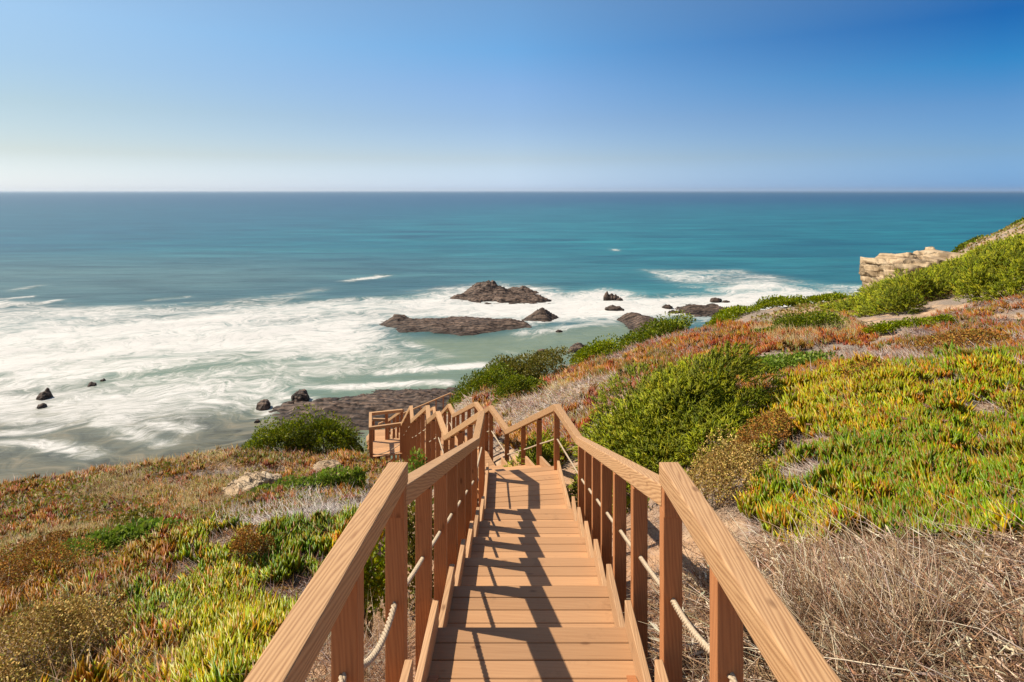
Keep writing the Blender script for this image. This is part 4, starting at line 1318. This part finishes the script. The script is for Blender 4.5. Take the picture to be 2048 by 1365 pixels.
LIME = [(.24,.34,.018),(.36,.42,.02),(.56,.42,.025),(.14,.24,.016),(.48,.20,.03)]
def ice_plant(P, heap, cols, w, L=(.075,.15), Wd=.0155, redtip=.25, segs=2, dref=6.5, per=6):
    """tufts of finger leaves fanning out of one foot"""
    m = len(P) // per
    T = P[:m].copy()
    pile = np.clip(fbm(T[:, :2], 2.4, 3, 57) - .42, 0, 1) * .55
    T[:, 2] += pile * rng.random(m) ** .5
    sc0 = np.maximum(1, T[:, 1] / dref)
    cT = pick(cols, m, w, .16)
    pn = fbm(T[:, :2], .9, 3, 33)                         # broad drifts of yellow and of deep green
    yel = sstep(.50, .66, pn)[:, None]; grn = sstep(.47, .34, pn)[:, None]
    cT = cT * (1 - yel * .35) + np.array([.48, .42, .025]) * yel * .35
    cT = cT * (1 - grn * .6) + np.array([.10, .21, .022]) * grn * .6
    lenT = rng.uniform(.75, 1.25, m) * (.8 + .5 * fbm(T[:, :2], 3.0, 2, 35))
    leanT = rng.normal(0, .25, (m, 3)); leanT[:, 2] = 0
    i = np.repeat(np.arange(m), per); n = len(i)
    sc = sc0[i]
    an = rng.uniform(0, 6.283, n); rr = np.sqrt(rng.random(n))
    rad = np.column_stack([np.cos(an), np.sin(an), np.zeros(n)])
    tuft = rad * (rr * .75)[:, None] + leanT[i] + np.array([0, 0, 1])
    Ln = rng.uniform(L[0], L[1], n) * lenT[i] * sc ** .6
    Q = T[i] + rad * (rr * .028 * sc ** .8)[:, None] - np.array([0, 0, .02])
    c0 = np.clip(cT[i] * (1 + rng.normal(0, .10, (n, 1))), .005, .95)
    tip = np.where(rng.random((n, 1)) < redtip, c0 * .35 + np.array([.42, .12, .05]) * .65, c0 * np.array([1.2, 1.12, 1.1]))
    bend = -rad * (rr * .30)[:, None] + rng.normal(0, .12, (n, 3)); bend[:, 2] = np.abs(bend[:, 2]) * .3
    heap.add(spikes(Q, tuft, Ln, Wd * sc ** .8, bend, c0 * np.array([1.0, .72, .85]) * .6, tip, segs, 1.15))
def twigs(P, heap, cols, L=(.06,.16), Wd=.0025, flat=.35, sc_ref=6, segs=1, wob=.35, lift=0.0, droop=0.0):
    n = len(P)
    sc = np.maximum(1, P[:, 1] / sc_ref)
    D = rng.normal(0, 1, (n, 3)); D[:, 2] = np.abs(D[:, 2]) * flat + lift
    c = pick(cols, n)
    b = rng.normal(0, wob, (n, 3))
    if droop: b[:, 2] = -np.abs(b[:, 2]) * droop
    heap.add(spikes(P + np.array([0, 0, .015]) * rng.random((n, 1)), D, rng.uniform(L[0], L[1], n) * sc ** .55, Wd * sc, b, c, c, segs))

def cover(name, label, cat, heap, mat):
    return tag(link(name, heap.mesh(name, mat)), label, cat, kind='stuff')

hp = Heap()
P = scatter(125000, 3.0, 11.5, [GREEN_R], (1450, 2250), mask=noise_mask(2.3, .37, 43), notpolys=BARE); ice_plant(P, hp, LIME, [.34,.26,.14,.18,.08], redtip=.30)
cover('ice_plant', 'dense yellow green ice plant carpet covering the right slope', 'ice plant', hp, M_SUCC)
hp = Heap()
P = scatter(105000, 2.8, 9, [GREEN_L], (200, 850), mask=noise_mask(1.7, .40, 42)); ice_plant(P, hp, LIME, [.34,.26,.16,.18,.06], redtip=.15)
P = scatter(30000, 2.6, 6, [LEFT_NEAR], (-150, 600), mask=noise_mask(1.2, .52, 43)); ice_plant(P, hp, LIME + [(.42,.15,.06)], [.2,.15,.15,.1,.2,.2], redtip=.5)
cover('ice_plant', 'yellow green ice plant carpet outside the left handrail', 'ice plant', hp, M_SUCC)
REDC = [(.40,.095,.03),(.48,.18,.025),(.27,.06,.03),(.22,.24,.02),(.42,.28,.025),(.22,.075,.04)]
hp = Heap()
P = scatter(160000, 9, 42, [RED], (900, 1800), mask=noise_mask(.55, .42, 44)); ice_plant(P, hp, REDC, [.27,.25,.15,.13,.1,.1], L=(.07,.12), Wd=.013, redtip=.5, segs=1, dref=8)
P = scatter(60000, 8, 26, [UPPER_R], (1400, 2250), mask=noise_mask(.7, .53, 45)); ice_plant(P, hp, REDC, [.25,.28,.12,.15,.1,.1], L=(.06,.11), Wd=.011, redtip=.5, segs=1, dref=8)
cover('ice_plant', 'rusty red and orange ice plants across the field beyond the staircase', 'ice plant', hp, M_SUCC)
hp = Heap()
P = scatter(150000, 5.0, 26, [LEFT_FIELD], (-350, 900), mask=noise_mask(.9, .46, 46)); ice_plant(P, hp, REDC + [(.22,.27,.03)], [.18,.19,.13,.17,.1,.08,.15], L=(.06,.11), Wd=.011, redtip=.45, segs=1, dref=8)
cover('ice_plant', 'patchy red and olive ice plants on the left field down to its cliff edge', 'ice plant', hp, M_SUCC)
# grey dead mats
GREY = [(.30,.235,.21),(.22,.165,.15),(.38,.32,.29),(.19,.115,.08),(.28,.15,.10)]
hp = Heap()
P = scatter(100000, 4.5, 30, [LEFT_FIELD, GREEN_L], (-350, 900)); twigs(P, hp, GREY + [(.36,.20,.09),(.28,.19,.06),(.34,.15,.07),(.26,.19,.05)], L=(.06,.15), Wd=.0032, flat=.6)
P = scatter(26000, 6, 13, [MAT_L], (350, 850)); twigs(P, hp, [(.52,.45,.40),(.40,.34,.31),(.60,.54,.49)], L=(.07,.16), Wd=.0034, flat=.4)
P = scatter(80000, 4.0, 13, [GREEN_R, UPPER_R], (1450, 2250), mask=lambda P, x, y: (y < 745) | (rng.random(len(y)) < .35)); twigs(P, hp, [(.50,.42,.37),(.40,.32,.27),(.58,.50,.43),(.3,.2,.14),(.36,.22,.13)], L=(.06,.14), Wd=.0032, flat=.35)
P = scatter(32000, 9, 26, [[(880,830),(900,775),(1010,745),(1130,735),(1300,760),(1180,850),(1100,900),(1000,900)]], (850, 1350)); twigs(P, hp, [(.50,.42,.37),(.42,.30,.22),(.58,.50,.43),(.34,.18,.10),(.30,.24,.08)], L=(.06,.13), Wd=.0030, flat=.5)
P = scatter(30000, 3.5, 8, BARE, (1450, 2100)); twigs(P, hp, [(.56,.47,.40),(.42,.34,.29),(.62,.54,.46),(.3,.2,.15)], L=(.07,.18), Wd=.0034, flat=.3)
cover('dead_mat', 'grey brown mat of dead twigs between the ice plant patches', 'dead twigs', hp, M_DRY)
hp = Heap()
P = scatter(170000, 6, 45, [RED, UPPER_R], (900, 2250), mask=noise_mask(.8, .44, 61)); twigs(P, hp, GREY + [(.38,.2,.14)], L=(.05,.13), Wd=.0034, flat=.6)
cover('dead_mat', 'grey purple mat of dead twigs on the slope right of the staircase', 'dead twigs', hp, M_DRY)
hp = Heap()
P = scatter(60000, 2.4, 12, [GREEN_R, UNDER_R, UNDER_L, LEFT_NEAR, GREEN_L], (-200, 2250), clear=.5); twigs(P, hp, GREY + [(.36,.2,.1),(.2,.1,.05)], L=(.05,.14), Wd=.0022, flat=.5)
cover('litter', 'brown stems and litter lying under the ice plants near the handrails', 'litter', hp, M_DRY)
# pale dry grass on the left brow
hp = Heap()
P = scatter(60000, 9, 22, [[(230,945),(420,905),(480,915),(520,960),(420,1040),(250,1010),(120,1000)], [(0,1060),(250,1060),(420,1080),(300,1130),(0,1130)]], (-100, 700), mask=noise_mask(.8, .46, 47))
twigs(P, hp, [(.52,.42,.22),(.58,.47,.26),(.42,.30,.14),(.36,.25,.12)], L=(.08,.20), Wd=.0028, flat=.8, sc_ref=9, lift=.9, segs=2, wob=.25)
P = scatter(50000, 16, 36, [[(1500,668),(1680,640),(1720,660),(1690,720),(1560,700)], [(1040,830),(1120,770),(1180,790),(1120,850)]], (1000, 1800), mask=noise_mask(.4, .42, 48))
twigs(P, hp, [(.48,.38,.22),(.52,.42,.26),(.40,.28,.15)], L=(.12,.26), Wd=.0030, flat=.8, sc_ref=9, lift=.8, segs=1, wob=.25)
cover('dry_grass', 'pale dry grass on the brows above the sea', 'dry grass', hp, M_DRY)
# low olive herbs
hp = Heap()
P = scatter(60000, 26, 95, [[(1500,640),(1690,590),(1900,490),(2060,420),(2300,400),(2300,600),(1760,700),(1650,680)]], (1480, 2300), mask=noise_mask(.12, .40, 77))
n = len(P); sc = np.maximum(1, P[:, 1] / 9)
hp.add(leaves(P + np.array([0, 0, 1]) * rng.uniform(0, .12, (n, 1)), rng.normal(0, 1, (n, 3)) + np.array([0, 0, .8]), .04 * sc, .014 * sc, pick([(.20,.24,.03),(.30,.26,.06),(.36,.22,.08),(.42,.32,.16)], n)))
P = scatter(110000, 3.4, 24, [LEFT_FIELD, LEFT_NEAR], (-300, 850), mask=noise_mask(.8, .49, 49))
n = len(P); sc = np.maximum(1, P[:, 1] / 6)
hp.add(leaves(P + np.array([0, 0, 1]) * rng.uniform(0, .10, (n, 1)), rng.normal(0, 1, (n, 3)) + np.array([0, 0, .8]), .032 * sc, .011 * sc, pick([(.17,.21,.025),(.24,.25,.04),(.28,.13,.035),(.30,.19,.06)], n)))
cover('low_herbs', 'low olive and russet herbs between the shrubs on both slopes', 'herbs', hp, M_LEAF)
# straw heap by the right handrail
STRAWC = [(.44,.30,.19),(.30,.17,.10),(.58,.46,.33),(.38,.25,.16),(.26,.16,.10),(.66,.56,.43),(.20,.12,.08)]
hp = Heap()
P = scatter(26000, 1.3, 4.6, [STRAW, UNDER_R], (1300, 2500), clear=.66)
P[:, 2] += rng.uniform(0, .10, len(P)) ** 1.5
twigs(P, hp, STRAWC, L=(.08,.28), Wd=.0030, flat=.45, segs=3, wob=.55, droop=.7)
P = scatter(5200, 1.4, 4.4, [STRAW], (1420, 2500), clear=.85)
twigs(P, hp, STRAWC, L=(.22,.55), Wd=.0040, flat=.55, segs=4, wob=.55, lift=.12, droop=.8)
P = scatter(15000, 1.3, 4.6, [STRAW, UNDER_R], (1300, 2500), clear=.7)
n = len(P)
D_ = rng.normal(0, 1, (n, 3)); D_[:, 2] = np.abs(D_[:, 2]) * .4
hp.add(leaves(P + np.array([0, 0, .09]) * rng.random((n, 1)), D_, rng.uniform(.05, .17, n), rng.uniform(.003, .008, n), pick(STRAWC + [(.70,.60,.46)], n)))
c_ = np.array([px(1700, 1240, 3.15)[0], 3.1])
def tuft_mask(P, x, y):
    return (np.hypot(P[:, 0] - c_[0], P[:, 1] - c_[1]) < .42)
P = scatter(9000, 2.2, 4.2, [STRAW, GREEN_R], (1450, 2000), clear=.8, mask=tuft_mask)
twigs(P, hp, STRAWC, L=(.18,.42), Wd=.0030, flat=.3, segs=3, wob=.3, lift=1.0)
cover('dry_stems', 'tangled heap of dry straw stems beside the right handrail', 'dry stems', hp, M_DRY)
hp = Heap()
P = scatter(9000, 1.5, 6, [UNDER_L, LEFT_NEAR], (-200, 950), clear=.55); twigs(P, hp, STRAWC, L=(.12,.42), Wd=.0016, flat=.5, segs=2, wob=.3, lift=.5)
cover('dry_stems', 'thin dry grass stems beside the left handrail', 'dry stems', hp, M_DRY)

# dried umbel heads on thin stems above the ice plants
def head_mesh():
    bm = bmesh.new()
    for i in range(46):
        a = random.uniform(0, 6.28); r = .03 * math.sqrt(random.random())
        bmesh.ops.create_icosphere(bm, subdivisions=1, radius=random.uniform(.004, .007), matrix=Matrix.Translation((r * math.cos(a), r * math.sin(a), .006 - r * .12 + random.uniform(-.003, .003))))
    me = bpy.data.meshes.new('head'); bm.to_mesh(me); bm.free()
    a = me.attributes.new('tint', 'FLOAT_COLOR', 'POINT')
    a.data.foreach_set('color', np.tile(np.array([.26, .15, .10, 1], np.float32), (len(me.vertices), 1)).ravel())
    me.materials.append(M_DRY)
    return me
HM = head_mesh()
for i, (x, y, d_) in enumerate([(1585,837,6.6),(1618,850,6.5),(1838,788,7.2),(1872,800,7.0),(1852,812,6.8),(1890,842,6.3),(1868,850,6.2),(1808,838,6.4),(325,1212,4.9),(290,1188,5.2),(332,1196,5.1),(345,1160,5.4)]):
    p = px(x, y, d_)
    g = ground([p[0]], [d_])[0]
    if p[2] < g + .05: p[2] = g + .09
    right = x > 1000
    r = empty('dried_flower', (p[0], p[1], g))
    tag(r, 'brown flat dried flower head standing above the right ice plant carpet' if right else 'brown flat dried flower head standing above the left ice plant carpet', 'dried flower',
        'dried flower heads on the right slope' if right else 'dried flower heads on the left slope')
    h = link('head', HM, r, Matrix.Translation((0, 0, p[2] - g)) @ Matrix.Rotation(random.uniform(-.4, .4), 4, 'X'))
    cc = np.array([[.3, .2, .12]])
    link('stem', Heap().add(spikes(np.array([[0, 0, -.03]]), np.array([[0, 0, 1.]]), p[2] - g + .03, .0022, None, cc, cc, 2)).mesh('stem', M_DRY), r)
# the pale strap leaved plant
p = px(1655, 912, 5.6); g = ground([p[0]], [p[1]])[0]
n = 22
hp = Heap(); an = rng.uniform(0, 6.28, n)
D = np.column_stack([np.cos(an), np.sin(an), rng.uniform(.5, 1.6, n)])
c = pick([(.50,.50,.22),(.40,.45,.14),(.58,.52,.30)], n)
hp.add(spikes(np.tile([0, 0, -.01], (n, 1)), D, rng.uniform(.12, .2, n), .007, np.column_stack([np.cos(an) * .5, np.sin(an) * .5, -rng.uniform(.3, .7, n)]), c, c, 4))
o = link('strap_leaf_plant', hp.mesh('strap', M_SUCC)); o.location = (p[0], p[1], g)
tag(o, 'pale tuft of curling strap leaves at the edge of the right ice plants', 'plant')

# ------------------------------------------------------------------ sea haze
hv = np.array([[x, y, z] for z in (-30.0, 70.0) for y in (-300.0, 14000.0) for x in (-14000.0, 14000.0)])
hf = np.array([[0, 2, 3, 1], [4, 5, 7, 6], [0, 1, 5, 4], [2, 6, 7, 3], [0, 4, 6, 2], [1, 3, 7, 5]])
hm = bpy.data.materials.new('sea haze'); hm.use_nodes = True
ht = hm.node_tree
for n_ in list(ht.nodes): ht.nodes.remove(n_)
ho = ht.nodes.new('ShaderNodeOutputMaterial'); hvn = ht.nodes.new('ShaderNodeVolumePrincipled')
hvn.inputs['Color'].default_value = (.80, .89, 1.0, 1)
hvn.inputs['Density'].default_value = 4.0e-5
hvn.inputs['Anisotropy'].default_value = 0.35
ht.links.new(hvn.outputs[0], ho.inputs['Volume'])
tag(link('haze', np_mesh('haze', hv, hf, hm)), kind='stuff')
